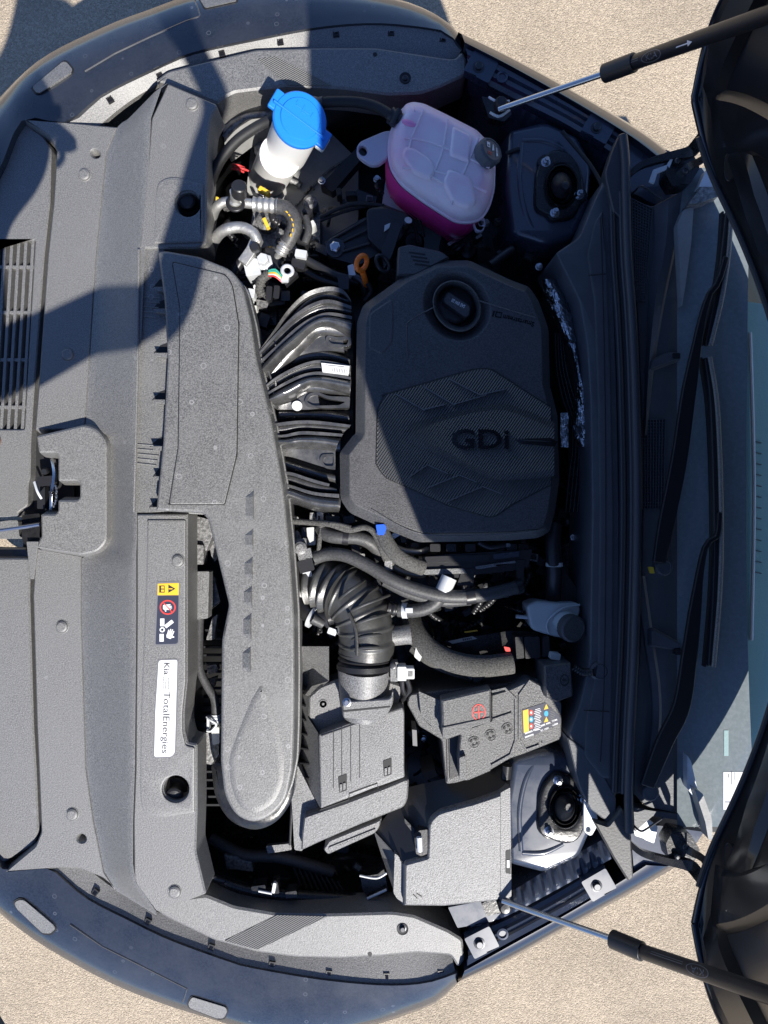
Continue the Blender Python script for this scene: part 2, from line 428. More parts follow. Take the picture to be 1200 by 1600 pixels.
# -- front bumper skin, upper and lower ends of the car nose in the picture
bo_t = [(-160, 420), (-70, 235), (0, 152), (67, 90), (167, 40), (233, 15), (300, -8), (400, -25), (500, -22), (580, -10), (640, 4), (690, 28), (716, 52)]
bi_t = [(-150, 480), (-40, 330), (0, 262), (36, 187), (103, 190), (160, 147), (240, 107), (300, 82), (400, 60), (500, 42), (587, 36), (667, 43), (700, 52), (722, 77)]
bo_b = [(-160, 1180), (-70, 1360), (0, 1427), (67, 1477), (167, 1533), (250, 1567), (333, 1593), (400, 1612), (500, 1618), (590, 1600), (633, 1586), (683, 1566), (714, 1536)]
bi_b = [(-150, 1150), (-40, 1290), (0, 1356), (60, 1355), (82, 1360), (133, 1403), (200, 1438), (267, 1470), (367, 1506), (400, 1514), (500, 1531), (600, 1540), (667, 1536), (716, 1520)]
for bo, bi, nm in ((bo_t, bi_t, 1), (bo_b, bi_b, -1)):
    ro = row(bo, .832); ri = row(bi, .868)
    mid = [a.lerp(b, .5) + Vector((0, 0, .007)) for a, b in zip(ro, ri)]
    q1 = [a.lerp(b, .8) + Vector((0, 0, .003)) for a, b in zip(ro, ri)]
    q0 = [a.lerp(b, .2) + Vector((0, 0, .0065)) for a, b in zip(ro, ri)]
    cen = Vector((-.1, 0, 0))
    def out(r, k, z): return [Vector((p.x, p.y, z)) + Vector((p.x - .1, p.y, 0)).normalized()*k for p in r]
    lip = [p - Vector((0, 0, .035)) for p in ri]
    bumper = obj('front_bumper', MB().loft([lip, ri, q1, mid, q0, ro, out(ro, .003, .822), out(ro, .002, .6), out(ro, -.04, .22)]), 'paint_dusty', car, ang=50,
                 label='dusty dark blue end of the front bumper')
    bo_d = [q for q in cr([(x, y, 0) for x, y in bo], 160)]; bi_d = [q for q in cr([(x, y, 0) for x, y in bi], 160)]
    def sz(x, y, up=0):
        P = Vector((x, y, 0)); a = min((P-q).length for q in bo_d); b = min((P-q).length for q in bi_d); t = a/(a+b)
        kn = [(0, .832), (.2, .8457), (.5, .857), (.8, .8638), (1, .868)]
        for (t0, z0), (t1, z1) in zip(kn, kn[1:]):
            if t <= t1: return z0 + (z1-z0)*(t-t0)/(t1-t0) + up
        return .868 + up
    pads = ([[(50, 136), (98, 96), (104, 97), (113, 108), (110, 114), (62, 145), (56, 144)], [(306, -12), (320, 12), (370, 1), (366, -16)]] if nm == 1 else
            [[(22, 1411), (30, 1406), (38, 1407), (84, 1446), (86, 1452), (78, 1459), (66, 1458), (26, 1420)], [(294, 1568), (300, 1558), (352, 1574), (355, 1580), (350, 1591), (340, 1592), (296, 1575)]])
    for p in pads:
        cx = sum(q[0] for q in p)/len(p); cy = sum(q[1] for q in p)/len(p)
        d = 0 and min((Vector((cx, cy)) - Vector((b[0], b[1]))).length for b in bo)
        zz = .835 if d < 60 else .84
        big = [((x-cx)*1.07+cx, (y-cy)*1.1+cy) for x, y in p]
        obj('slot_rim', MB().prism(rc(big, 3), .84, .82, zf=lambda x, y: sz(x, y, .0035)), 'matt_black', bumper, .001)
        obj('slot_pad', MB().prism(rc(p, 4), .84, .82, zf=lambda x, y: sz(x, y, .0055)), 'grained_plastic', bumper, .0012)
    # thin raised step pressed into the skin
    st = ([(133, 112, .845), (180, 84, .848), (233, 59, .846), (290, 34, .842), (313, 26, .84), (303, -4, .825)] if nm == 1 else
          [(110, 1444, .846), (160, 1478, .847), (230, 1513, .843), (292, 1544, .836), (286, 1565, .826)])
    obj('crease', MB().tube([(x, y, sz(x, y, .001)) for x, y in [(a[0]+(b[0]-a[0])*k/6, a[1]+(b[1]-a[1])*k/6) for a, b in zip(st, st[1:]) for k in range(7)]], 1.6, n=6), 'paint_dusty', bumper)

# -- headlight upper ledge with square clips
def ledge(lip_in, lip_out, main, name_label):
    r1 = row(lip_in, .862, 40); r2 = row(lip_out, .846, 40)
    a = obj('clip_flange', MB().loft([[p - Vector((0, 0, .03)) for p in r1], r1, r2, [p - Vector((0, 0, .01)) for p in r2]]), 'grained_plastic', car, label=name_label)
    b = obj('headlight_cover', MB().stack(main, .872, [(-.004, .874), (0, .871), (.001, .80)]), 'grained_plastic', car, .001, label=name_label.replace('flange', 'cover panel'))
    return a, b
top_main = rc([(242, 127), (262, 112), (317, 98), (400, 78), (500, 75), (587, 75), (653, 85), (700, 92), (712, 92), (722, 80), (729, 92), (728, 118), (684, 138), (657, 147), (607, 149), (533, 139), (450, 135), (400, 141), (367, 145), (346, 156), (340, 163), (266, 132)], 6)
bot_main = rc([(246, 1424), (233, 1411), (322, 1398), (367, 1416), (433, 1427), (513, 1428), (613, 1425), (647, 1430), (700, 1453), (723, 1467), (726, 1500), (716, 1512), (704, 1492), (650, 1488), (600, 1493), (533, 1497), (460, 1495), (400, 1487), (333, 1468), (262, 1434)], 6)
fa, ha = ledge([(103, 191), (160, 149), (240, 109), (300, 84), (400, 62), (500, 44), (587, 39), (667, 45), (703, 56), (720, 78)],
          [(145, 205), (200, 160), (257, 127), (317, 104), (400, 85), (500, 81), (587, 81), (653, 91), (700, 98), (716, 92)], top_main, 'black plastic flange along the washer side bumper edge')
fb, hb = ledge([(82, 1358), (133, 1401), (200, 1436), (267, 1468), (367, 1503), (400, 1511), (500, 1529), (600, 1538), (667, 1534), (712, 1522)],
          [(130, 1352), (173, 1385), (213, 1409), (262, 1432), (333, 1462), (400, 1481), (500, 1492), (600, 1488), (650, 1484), (705, 1488)], bot_main, 'black plastic flange along the fuse box side bumper edge')
clip0 = None
def square_clip():
    k = 1/ mpp(.86)
    m = MB(); s = .0058
    for x0, y0, x1, y1 in ((-s, -s, -s*.62, s), (s*.62, -s, s, s), (-s*.62, s*.62, s*.62, s), (-s*.62, -s, s*.62, -s*.62)):
        m.add([(x0, y0, .002), (x1, y0, .002), (x1, y1, .002), (x0, y1, .002), (x0, y0, -.003), (x1, y0, -.003), (x1, y1, -.003), (x0, y1, -.003)],
              [(0, 1, 2, 3), (0, 4, 5, 1), (1, 5, 6, 2), (2, 6, 7, 3), (3, 7, 4, 0)])
    return m
sq = obj('clip', square_clip(), 'satin_black', fa); sc_hole = obj('clip_tab', MB().add([(-.0045, -.0045, .0012), (.0045, -.0045, .0012), (.0045, .0045, .0012), (-.0045, .0045, .0012),
        (-.002, -.004, .0028), (.0036, -.004, .0028), (.0036, .001, .002), (-.002, .001, .002)], [(0, 1, 2, 3), (4, 5, 6, 7), (4, 0, 1, 5), (7, 6, 2, 3)]), 'badge_gloss', sq)
first = True
for par, L in ((fa, [(172, 156, 32), (250, 119, 25), (347, 84, 14), (438, 65, 8), (525, 53, 4), (611, 51, 0), (692, 61, -8)]),
               (fb, [(149, 1394, -38), (231, 1440, -28), (330, 1480, -20), (425, 1507, -10), (514, 1521, -6), (604, 1525, 0), (689, 1521, 6)])):
    for x, y, r in L:
        if first: c = sq; c.location = W(x, y, .857); c.rotation_euler = (0, 0, math.radians(r)); first = False
        else:
            c = copyto(sq, x, y, .857, par, r)
            t = sc_hole.copy(); C.objects.link(t); t.parent = c
# ribbed triangle inlays and screws on the two cover panels
obj('ribbed_inlay', MB().prism(rc([(402, 92), (430, 87), (520, 134), (450, 133)], 3), .8748, .873), 'ribbed_grey', ha)
obj('ribbed_inlay', MB().prism(rc([(402, 1484), (350, 1470), (432, 1430), (512, 1432)], 3), .8748, .873), 'ribbed_grey', hb)
def screw(px, py, z, par, r=5, mt='dark_steel', name='screw', ax=(0, 0, 1)):
    return obj(name, MB().lathe((px, py, z), [(r*1.5, 0), (r*1.5, .001), (r*1.15, .0014), (r, .0015), (r, .006), (r*.8, .007)], 18, ax), mt, par, ang=35)
for x, y, p in ((633, 124, ha), (629, 1450, hb)):
    obj('screw_recess', MB().lathe((x, y, .8705), [(9, 0), (9, .0050), (7, .0045), (6, .004)], 22), 'matt_black', p); screw(x, y, .874, p, 4)
obj('hole', MB().lathe((586, 87, .8705), [(3.4, 0), (3.4, .0040)], 16), 'matt_black', ha)
obj('hole', MB().lathe((578, 1489, .8705), [(3.4, 0), (3.4, .0040)], 16), 'matt_black', hb)

# -- fenders: painted outer edge, ribbed inner rail
def fender(outer, inner, rail_out, rail_in, lab, zi=.905):
    ro = row(outer, .87); ri = row(inner, zi)
    f = obj('fender', MB().loft([[p - Vector((0, 0, .03)) for p in ri], ri, [a.lerp(b, .5)+Vector((0, 0, .008)) for a, b in zip(ro, ri)], ro, [Vector((p.x, p.y + (.012 if p.y > 0 else -.012), .83)) for p in ro], [Vector((p.x, p.y, .35)) for p in ro]]), 'paint', car, ang=50, label=lab)
    a = row(rail_out, .892, 30); b = row(rail_in, .880, 30); rows = []
    for t, dz in ((0, -.02), (0, 0), (.2, 0), (.28, .006), (.38, .006), (.46, 0), (.54, 0), (.62, .006), (.72, .006), (.8, 0), (1, -.002), (1, -.05)):
        rows.append([p.lerp(q, t) + Vector((0, 0, dz)) for p, q in zip(a, b)])
    r = obj('fender_rail', MB().loft(rows), 'inner_paint', car, ang=30, label=lab.replace('fender', 'fender mounting rail'))
    return f, r
ft, rt = fender([(716, 50), (800, 90), (900, 144), (1000, 203), (1046, 236)], [(726, 66), (800, 104), (900, 160), (985, 212), (1030, 246)],
       [(727, 70), (800, 108), (900, 163), (978, 211)], [(733, 116), (790, 146), (880, 190), (955, 236)], 'glossy dark fender beside the coolant tank')
fb2, rb = fender([(714, 1536), (800, 1497), (883, 1451), (983, 1397), (1066, 1349)], [(726, 1517), (800, 1476), (883, 1430), (960, 1384), (1010, 1352)],
       [(730, 1509), (800, 1470), (883, 1425), (955, 1384)], [(733, 1462), (790, 1439), (870, 1397), (945, 1352)], 'glossy dark fender beside the fuse box', .893)
for pl, r, L in ((.898, rt, [(752, 104, -27), (936, 199, -30)]), (.898, rb, [(753, 1473, 27), (936, 1383, 30)])):
    for x, y, a in L:
        s = obj('mounting_bracket', MB().prism(rc(rect(x, y, 44, 36, -a), 3), pl, pl-.02), 'inner_paint', r, .002)
        screw(x - 4, y+1, pl, s, 6, 'dark_steel', 'bolt')
    x, y = L[0][0] + 32, L[0][1] + (18 if L[0][1] < 800 else -15)
    obj('washer', MB().lathe((x, y, .893), [(9, 0), (9, .004), (6, .005), (5.5, .002), (.1, .002)], 22), 'inner_paint', r)

# -- inner wings: painted sheet with pressed vertical corrugations
def wing(top_line, low_line, lab, zt=.86, zl=.80):
    n = 120; a = row(top_line, zt, n); b = row(low_line, zl, n); rows = []
    for t in (0, .15, .3, .5, .7, .85, 1):
        k = math.sin(math.pi*t)**.6 if 0 < t < 1 else 0
        rows.append([p.lerp(q, t) + Vector((0, 0, .006*k*(1 if (i % 9) < 4 else (0 if (i % 9) in (5, 6, 7) else .5)))) for i, (p, q) in enumerate(zip(a, b))])
    rows = [[p + Vector((0, 0, -.04)) for p in a]] + rows + [[p + Vector((0, 0, -.3)) for p in b]]
    return obj('inner_wing', MB().loft(rows), 'inner_paint', car, ang=25, label=lab)
wt = wing([(735, 128), (790, 156), (870, 198), (950, 244)], [(735, 150), (785, 205), (860, 240), (930, 285)], 'painted corrugated inner wing beside the coolant tank')
wb = wing([(735, 1450), (790, 1432), (870, 1390), (955, 1342)], [(735, 1425), (790, 1398), (860, 1356), (945, 1310)], 'painted corrugated inner wing beside the fuse box', .882, .866)

# -- dark well of the bay
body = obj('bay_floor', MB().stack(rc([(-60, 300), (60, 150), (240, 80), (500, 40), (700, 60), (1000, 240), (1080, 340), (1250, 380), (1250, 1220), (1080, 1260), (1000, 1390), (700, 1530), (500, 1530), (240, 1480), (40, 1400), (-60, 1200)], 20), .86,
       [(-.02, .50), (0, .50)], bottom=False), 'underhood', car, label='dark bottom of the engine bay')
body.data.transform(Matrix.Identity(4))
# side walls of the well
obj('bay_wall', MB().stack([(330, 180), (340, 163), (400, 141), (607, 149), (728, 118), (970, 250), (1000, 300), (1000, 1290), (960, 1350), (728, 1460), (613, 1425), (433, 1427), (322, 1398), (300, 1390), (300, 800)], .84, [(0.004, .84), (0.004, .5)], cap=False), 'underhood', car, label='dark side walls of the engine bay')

# ------------------------------------------------------------------ front plastic cover over the radiator
cover = bpy.data.objects.new('radiator_cover', None); C.objects.link(cover); cover.parent = car
ZA, ZB, ZC, ZD = .852, .868, .892, .925
def L1(y): # crease between front panel and band
    P = [(187, 35), (213, 70), (233, 84), (317, 80), (400, 71), (625, 55), (690, 50), (745, 50), (870, 50), (930, 48), (1133, 55), (1200, 58), (1300, 62), (1322, 55), (1353, 8)]
    for (a, b), (c, d) in zip(P, P[1:]):
        if a <= y <= c: return b + (d-b)*(y-a)/(c-a)
    return P[0][1] if y < 187 else P[-1][1]
panel_a = [(-130, 430), (-50, 300), (0, 270), (30, 196), (38, 192), (68, 214), (80, 233), (78, 317), (69, 400), (52, 625), (48, 690), (47, 745), (44, 757), (43, 790), (28, 800), (28, 808), (-130, 808)]
gx = lambda x, y: x - 17*(y-375)/297
grille_hole = rc([(-125, 375), (55, 375), (38, 671), (-125, 671)], 3)
obj('front_panel', MB().stack(rc(panel_a, 4), ZA, [(-.002, ZA), (0, ZA-.002), (0, ZA-.05)], holes=[grille_hole]), 'grained_plastic', cover)
obj('front_panel', MB().prism(rc([(-130, 813), (28, 813), (30, 838), (40, 842), (-130, 842)], 3), ZA-.004, ZA-.05), 'grained_plastic', cover, .0015)
obj('front_panel', MB().stack(rc([(-130, 872), (47, 872), (46, 930), (52, 1133), (56, 1200), (60, 1300), (52, 1320), (3, 1350), (-130, 1130)], 6), ZA, [(-.003, ZA), (0, ZA-.003), (0, ZA-.05)]), 'grained_plastic', cover)
obj('slot_bar', MB().prism(rect(-45, 857, 170, 3), ZA-.01, ZA-.03), 'matt_black', cover)
for k in range(-4, 5):
    x0 = 9.5 + 11*k
    if x0 > 50: continue
    obj('slat', MB().prism([(x0+9-2.4, 374), (x0+9+2.4, 374), (x0-8+2.4, 672), (x0-8-2.4, 672)], ZA-.004, ZA-.026), 'grained_plastic', cover, .0008)
for y in (417, 488, 562, 636):
    obj('slat', MB().prism([(-125, y-2.6), (gx(56, y), y-2.6), (gx(56, y), y+2.6), (-125, y+2.6)], ZA-.006, ZA-.02), 'grained_plastic', cover, .0008)
obj('grille_back', MB().prism([(-128, 372), (58, 372), (42, 675), (-128, 675)], ZA-.045, ZA-.05), 'matt_black', cover)
# band behind the crease
band = [(36, 186), (103, 190), (150, 195), (184, 198), (167, 240), (151, 400), (140, 570), (133, 672), (54, 672), (58, 625), (74, 400), (83, 317), (88, 233), (77, 213)]
obj('upper_band', MB().stack(rc(band, 3), ZB, [(-.003, ZB), (0, ZB-.003), (.004, ZB-.02), (.004, ZB-.05)], holes=[ell(149, 240, 7, 6, 16, 30)]), 'grained_plastic', cover)
band2 = [(56, 855), (128, 868), (128, 970), (135, 1200), (147, 1283), (163, 1362), (182, 1392), (160, 1372), (125, 1358), (100, 1357), (7, 1363), (55, 1322), (64, 1300), (60, 1200), (57, 1133), (51, 930)]
obj('upper_band', MB().stack(rc(band2, 3), ZB, [(-.003, ZB), (0, ZB-.003), (.004, ZB-.02), (.004, ZB-.05)], holes=[ell(127, 1310, 7, 6, 16, 30)]), 'grained_plastic', cover)
# raised latch box with its opening
box = [(56, 681, 3), (132, 663, 8), (152, 670, 10), (167, 690, 12), (167, 847, 10), (153, 862, 10), (127, 868, 4), (56, 856, 3), (62, 840), (64, 838), (63, 803), (86, 803), (90, 798), (90, 781), (120, 781), (124, 777), (124, 756), (120, 752), (90, 752), (90, 712), (86, 708), (60, 708)]
obj('latch_box', MB().stack(rc(box, 3), ZC, [(-.004, ZC), (-.001, ZC-.002), (0, ZC-.005), (.006, ZC-.03), (.006, ZC-.06)]), 'grained_plastic', cover)
# sloping face between band and ledge
lo = [(184, 198, ZB), (167, 240, ZB), (151, 400, ZB), (140, 570, ZB), (133, 672, ZB), (160, 680, ZB+.004), (168, 700, ZB+.006), (168, 770, ZB+.006), (168, 846, ZB+.006), (152, 862, ZB+.004), (128, 872, ZB), (128, 970, ZB), (135, 1200, ZB), (147, 1283, ZB), (163, 1362, ZB), (182, 1392, ZB), (244, 1430, ZB)]
hi = [(252, 138, ZD), (236, 185, ZD), (226, 400, ZD), (219, 570, ZD), (216, 660, ZD), (215, 690, ZD), (214, 710, ZD), (214, 770, ZD), (214, 840, ZD), (213, 865, ZD), (213, 900, ZD), (213, 970, ZD), (211, 1200, ZD), (208, 1283, ZD), (208, 1350, ZD), (212, 1378, ZD), (244, 1424, ZD)]
def lin(P, n):
    return [W(*p) for p in P]
A = lin([(190, 192, ZB-.002)] + lo, 0); B = lin([(262, 130, ZD)] + hi, 0)
rows = [A]
for t, u in ((.15, .08), (.5, .5), (.85, .93), (.95, .99), (1, 1)):
    rows.append([Vector((a.x+(b.x-a.x)*t, a.y+(b.y-a.y)*t, a.z+(b.z-a.z)*u)) for a, b in zip(A, B)])
obj('sloping_face', MB().loft(rows), 'grained_plastic', cover, ang=60)
# ledge
led1 = [(262, 130, 3), (340, 163, 6), (328, 185, 8), (325, 215, 8), (323, 290, 4), (322, 382, 6), (308, 388, 4), (222, 388, 2), (217, 388, 2), (227, 300, 4), (236, 185, 4)]
obj('ledge', MB().stack(rc(led1, 4), ZD, [(-.003, ZD), (0, ZD-.003), (0, ZD-.07)], holes=[ell(294, 319, 19, 19.5, 28)]), 'grained_plastic', cover, label='top of the ledge beside the washer filler')
led2 = [(213, 803, 2), (293, 803, 2), (293, 1060, 2), (288, 1110, 3), (288, 1140, 6), (293, 1160, 4), (308, 1163, 3), (308, 1270, 3), (306, 1330, 6), (322, 1397, 4), (244, 1426, 6), (226, 1402, 10), (209, 1378, 8), (208, 1283, 2), (211, 1200, 2), (213, 970, 2)]
obj('ledge', MB().stack(rc(led2, 4), ZD, [(-.003, ZD), (0, ZD-.003), (0, ZD-.07)], holes=[ell(275, 1232, 20, 20, 28)]), 'grained_plastic', cover, label='long ledge carrying the two stickers')
pad2 = [(230, 812, 3), (291, 812, 3), (291, 1062, 2), (286, 1112, 3), (286, 1142, 6), (291, 1164, 4), (305, 1167, 3), (305, 1269, 3), (250, 1277, 14), (222, 1268, 16), (219, 1235, 10), (220, 1130, 2), (229, 900, 2)]
obj('ledge_pad', MB().stack(rc(pad2, 4), ZD, [(-.004, ZD+.004), (-.001, ZD+.003), (0, ZD-.001)], holes=[ell(275, 1232, 21, 21, 28)]), 'grained_plastic', cover)
pad1 = [(241, 382, 2), (243, 310, 8), (247, 285, 14), (270, 276, 12), (318, 288, 3), (318, 380, 3)]
obj('ledge_pad', MB().stack(rc(pad1, 4), ZD, [(-.004, ZD+.004), (-.001, ZD+.003), (0, ZD-.001)], holes=[ell(294, 319, 20, 20.5, 28)]), 'grained_plastic', cover)
for x, y in ((294, 320), (275, 1233)):
    p = obj('clip_well', MB().lathe((x, y, ZD-.045), [(18, 0), (18, .004), (.1, .004)], 26), 'matt_black', cover)
    obj('push_clip', MB().lathe((x, y, ZD-.04), [(11, 0), (11, .022), (13, .022), (14, .025), (13, .029), (10, .031), (9.5, .029), (4, .030), (.1, .030)], 28, (.15, -.1, 1)), 'satin_black', p, ang=40)
# push pins
def push_pin(x, y, z, first=[None]):
    if first[0] is None:
        first[0] = obj('push_pin', MB().lathe((0, 0, 0), [(.0172, -.002), (.0172, .0005), (.0160, .0012), (.0150, .0005), (.0142, .0005), (.0138, .0035), (.0115, .0052), (.0085, .0056), (.0078, .0046), (.0066, .0046), (.0060, .0058), (.0002, .0062)], 30, raw=True), 'grained_plastic', cover, ang=40)
        first[0].scale = (.75,)*3; first[0].location = W(x, y, z); return
    copyto(first[0], x, y, z, cover, random.uniform(0, 90), .75)
for x, y, z in ((132, 273, ZB), (106, 554, ZB), (97, 979, ZB), (113, 1272, ZB), (278, 876, ZD+.004), (273, 1393, ZD), (300, 163, ZD)): push_pin(x, y, z)
# embossed air guide grooves at the duct mouth
obj('mouth_floor', MB().prism([(214, 388), (256, 388), (262, 560), (252, 800), (208, 802), (214, 600)], ZD-.006, ZD-.03), 'duct_plastic', cover, .001)
obj('mouth_lip', MB().tube([(217, 390, ZD+.001), (214, 600, ZD+.001), (209, 800, ZD+.001)], 2.2, n=8), 'grained_plastic', cover)
for y0 in (463, 694):
    for i in range(5):
        obj('rib', MB().tube([(215, y0+i*7.5, ZD-.005), (252-2*i, y0+3+i*7.5, ZD-.005)], 1.1, n=6), 'duct_plastic', cover)
# hood latch in the box
latch = bpy.data.objects.new('hood_latch', None); C.objects.link(latch); latch.parent = car
obj('latch_plate', MB().prism(rc(rect(76, 765, 80, 190), 4), .83, .82), 'matt_black', latch)
obj('hook', MB().ribbon([(80, 716, .85), (84, 740, .872), (80, 770, .88), (79, 798, .868)], 5, .012), 'steel', latch, .001)
obj('lever', MB().ribbon([(53, 752, .868), (58, 768, .872), (65, 780, .868)], 4, .01), 'bright_metal', latch, .001)
obj('bracket', MB().prism(rc([(58, 775), (70, 760), (70, 795), (58, 795)], 1.5), .868, .85), 'dark_steel', latch, .0015)
obj('bracket', MB().prism(rc([(57, 745), (82, 743), (82, 758), (58, 760)], 2), .874, .85), 'satin_black', latch, .0015)
obj('pivot', MB().lathe((88, 770, .86), [(3.4, 0), (3.4, .022), (2.2, .026)], 14), 'steel', latch)
obj('pivot', MB().lathe((77, 738, .85), [(6, 0), (6, .018), (4, .022)], 16), 'dark_steel', latch)
obj('spring', MB().tube([(86, 756, .87), (88, 764, .88), (88, 780, .88), (84, 792, .874)], 2.2, n=8, corr=(7, .45)), 'steel', latch)
obj('release_rod', MB().tube([(-60, 836, .872), (20, 826, .874), (62, 820, .874)], 3, n=10), 'steel', latch)
obj('lever_arm', MB().prism(rc([(34, 805), (62, 802), (62, 850), (36, 850), (34, 838)], 3), .862, .84), 'gloss_black', latch, .0015)
obj('strap', MB().prism([(41, 846), (60, 846), (53, 905), (47, 905)], ZB+.0035, .84), 'grained_plastic', cover, .001)

# ------------------------------------------------------------------ stickers on the ledge
ZS = ZD + .0046
ws = obj('warning_label', MB().prism(rc([(245, 909), (281, 908), (280, 1005), (276, 1009), (241, 1010)], 3), ZS, ZS-.001), 'print_grey', cover)
obj('dark_field', MB().prism(rc([(246.5, 931), (279, 930), (278, 1004), (275, 1006), (243, 1007)], 2), ZS+.0003, ZS), 'label_dark', ws)
obj('yellow_field', MB().prism(rc([(246.5, 912), (279.5, 911), (279, 930), (246, 930)], 1), ZS+.0003, ZS), 'label_yellow', ws)
zt = ZS+.0006
obj('warning_triangle', MB().prism([(263, 913.5), (263, 926.5), (274, 920)], zt, ZS), 'print_black', ws)
obj('triangle_mark', MB().prism(rect(266.5, 920, 6, 1.6), zt+.0003, ZS), 'label_yellow', ws)
obj('book_mark', MB().prism(rect(253, 920.5, 8.5, 11), zt, ZS, holes=[rect(254, 918, 4.6, 3.6), rect(254, 923, 4.6, 3.6)]), 'print_black', ws)
obj('red_ring', MB().prism(ell(262, 949, 12.6, 11.6, 32), zt, ZS, holes=[ell(262, 949, 10.4, 9.4, 32)]), 'print_red', ws)
def hand(cx, cy, s, rot):
    c, sn = math.cos(math.radians(rot)), math.sin(math.radians(rot))
    pts = [(-6, -3), (-3, -4.4), (0, -4.2), (5, -4.6), (5.2, -3.3), (1.6, -2.6), (1.8, -2.2), (7, -2.2), (7, -1), (2, -.7), (2, -.2), (7.4, .3), (7.2, 1.5), (2, 1.4), (1.8, 2), (6, 2.8), (5.6, 3.9), (0, 3.6), (-1.5, 3.4), (-1, 6), (-2.4, 6.6), (-4, 3.4), (-6, 2.6)]
    return [(cx + s*(x*c - y*sn), cy + s*(x*sn + y*c)) for x, y in pts]
obj('hand_mark', MB().prism(hand(261, 949, 1.05, 0), zt, ZS), 'print_white', ws)
obj('red_bar', MB().prism(rect(262, 949, 20, 1.5, 48), zt+.0003, ZS), 'print_red', ws)
obj('fan_hub_mark', MB().prism(ell(253.5, 984, 4.2, 4, 18), zt, ZS, holes=[ell(253.5, 984, 2.2, 2.1, 14)]), 'print_white', ws)
for q in (rect(253.5, 972.5, 6.5, 12), rect(252.5, 996.5, 6.5, 12), rect(264, 975, 15, 5.5, -38)): obj('fan_blade_mark', MB().prism(q, zt, ZS), 'print_white', ws)
obj('hand_mark', MB().prism(hand(266, 991, 1.15, -70), zt+.0002, ZS), 'print_white', ws)
ls = obj('sponsor_label', MB().prism(rc([(246, 1030), (279, 1029), (275, 1177), (269, 1184), (239, 1185), (241, 1110)], 5), ZS, ZS-.001), 'print_grey', cover)
obj('white_field', MB().prism(rc([(248, 1032), (277, 1031), (273, 1176), (268, 1182), (241, 1183), (243, 1110)], 4), ZS+.0004, ZS), 'label_white', ls)
txt('lettering', 'Kia', 260.5, 1045, ZS+.0004, 19, 9, -91.5, 'print_dark', ls)
for i, b in enumerate(('recommends', 'and advises', 'lubricants')): txt('lettering', b, 263.5-4*i, 1067.5, ZS+.0004, 19, 2.8, -91.5, 'print_dark', ls, .0001)
txt('lettering', 'TotalEnergies', 258, 1129, ZS+.0004, 96, 13.5, -91.8, 'print_dark', ls, bold=.004)

# ------------------------------------------------------------------ intake snorkel duct
duct = bpy.data.objects.new('air_duct', None); C.objects.link(duct); duct.parent = car
DZ = .962
dp = [(246, 393, 3), (258, 391, 4), (310, 400, 4), (360, 420, 12), (378, 442, 14), (392, 500, 10), (401, 560, 6), (425, 660, 6), (443, 760, 6), (453, 860, 6), (460, 960, 6), (461, 1060, 6), (460, 1150, 6), (458, 1200, 8), (448, 1250, 20), (425, 1276, 20), (396, 1288, 20), (368, 1276, 20), (350, 1245, 20), (344, 1190, 10), (346, 1000, 6), (357, 945, 5), (325, 812, 6), (316, 802, 5), (243, 798, 2), (254, 690, 6), (261, 560, 6), (256, 470, 6)]
db = obj('duct_body', MB().stack(rc(dp, 6), DZ, [(-.006, DZ), (-.002, DZ-.0015), (0, DZ-.005), (.0005, DZ-.05), (.003, DZ-.051), (.003, DZ-.055), (0, DZ-.12)]), 'duct_plastic', duct, ang=40)
pp = [(270, 410, 5), (353, 430, 10), (363, 446, 8), (373, 507, 8), (370, 710, 8), (351, 788, 4), (265, 788, 4), (279, 700, 6), (282, 483, 6), (273, 430, 6)]
obj('raised_panel', MB().stack(rc(pp, 5), DZ, [(-.0022, DZ+.0024), (-.0004, DZ+.0018), (0, DZ-.001)]), 'duct_plastic', duct, ang=40)
obj('panel_groove', MB().tube([(x, y, DZ+.0002) for x, y in rc(pp, 5)] + [(270, 414, DZ+.0002)], 1.5, n=6, m=150), 'matt_black', duct)
tp = [(408, 1066, 12), (420, 1085, 10), (437, 1140, 12), (446, 1185, 12), (444, 1225, 18), (428, 1258, 18), (398, 1274, 18), (373, 1262, 18), (359, 1228, 18), (356, 1185, 12), (372, 1140, 14), (393, 1090, 10)]
obj('end_bulge', MB().stack(rc(tp, 8), DZ, [(-.012, DZ+.0018), (-.005, DZ+.0012), (0, DZ-.0005)]), 'duct_plastic', duct, ang=60)
obj('end_shell', MB().stack(rc([(462, 1195, 8), (458, 1252, 20), (432, 1288, 20), (398, 1302, 20), (358, 1288, 20), (334, 1250, 20), (328, 1195, 8)], 12), DZ-.06, [(-.012, DZ-.06), (0, DZ-.068), (0, DZ-.15)]), 'gloss_black', duct, ang=50)
obj('groove', MB().tube([(352, 1200, DZ-.002), (351, 1000, DZ-.002), (362, 945, DZ-.002), (331, 814, DZ-.002), (320, 806, DZ-.002)], 1.2, n=6), 'matt_black', duct)
for y, w in ((448, 18), (482, 20), (551, 20), (624, 21), (697, 22), (744, 16), (792, 20)):
    xr = 262 - max(0, (y-560))*.035 if y > 560 else 258 + (y-448)*.03
    obj('mouth_fin_shade', MB().prism([(xr-w*1.05, y+1), (xr-w*.5, y-11), (xr+4, y-16), (xr+4, y+2)], ZD-.0045, ZD-.02), 'matt_black', duct)  # solid black wedge painting in the shade beside each fin
    obj('mouth_fin', MB().prism([(xr-w, y), (xr+2, y), (xr+2, y+8), (xr-w*.8, y+6)], ZD+.014, ZD-.01), 'duct_plastic', duct, .0008)
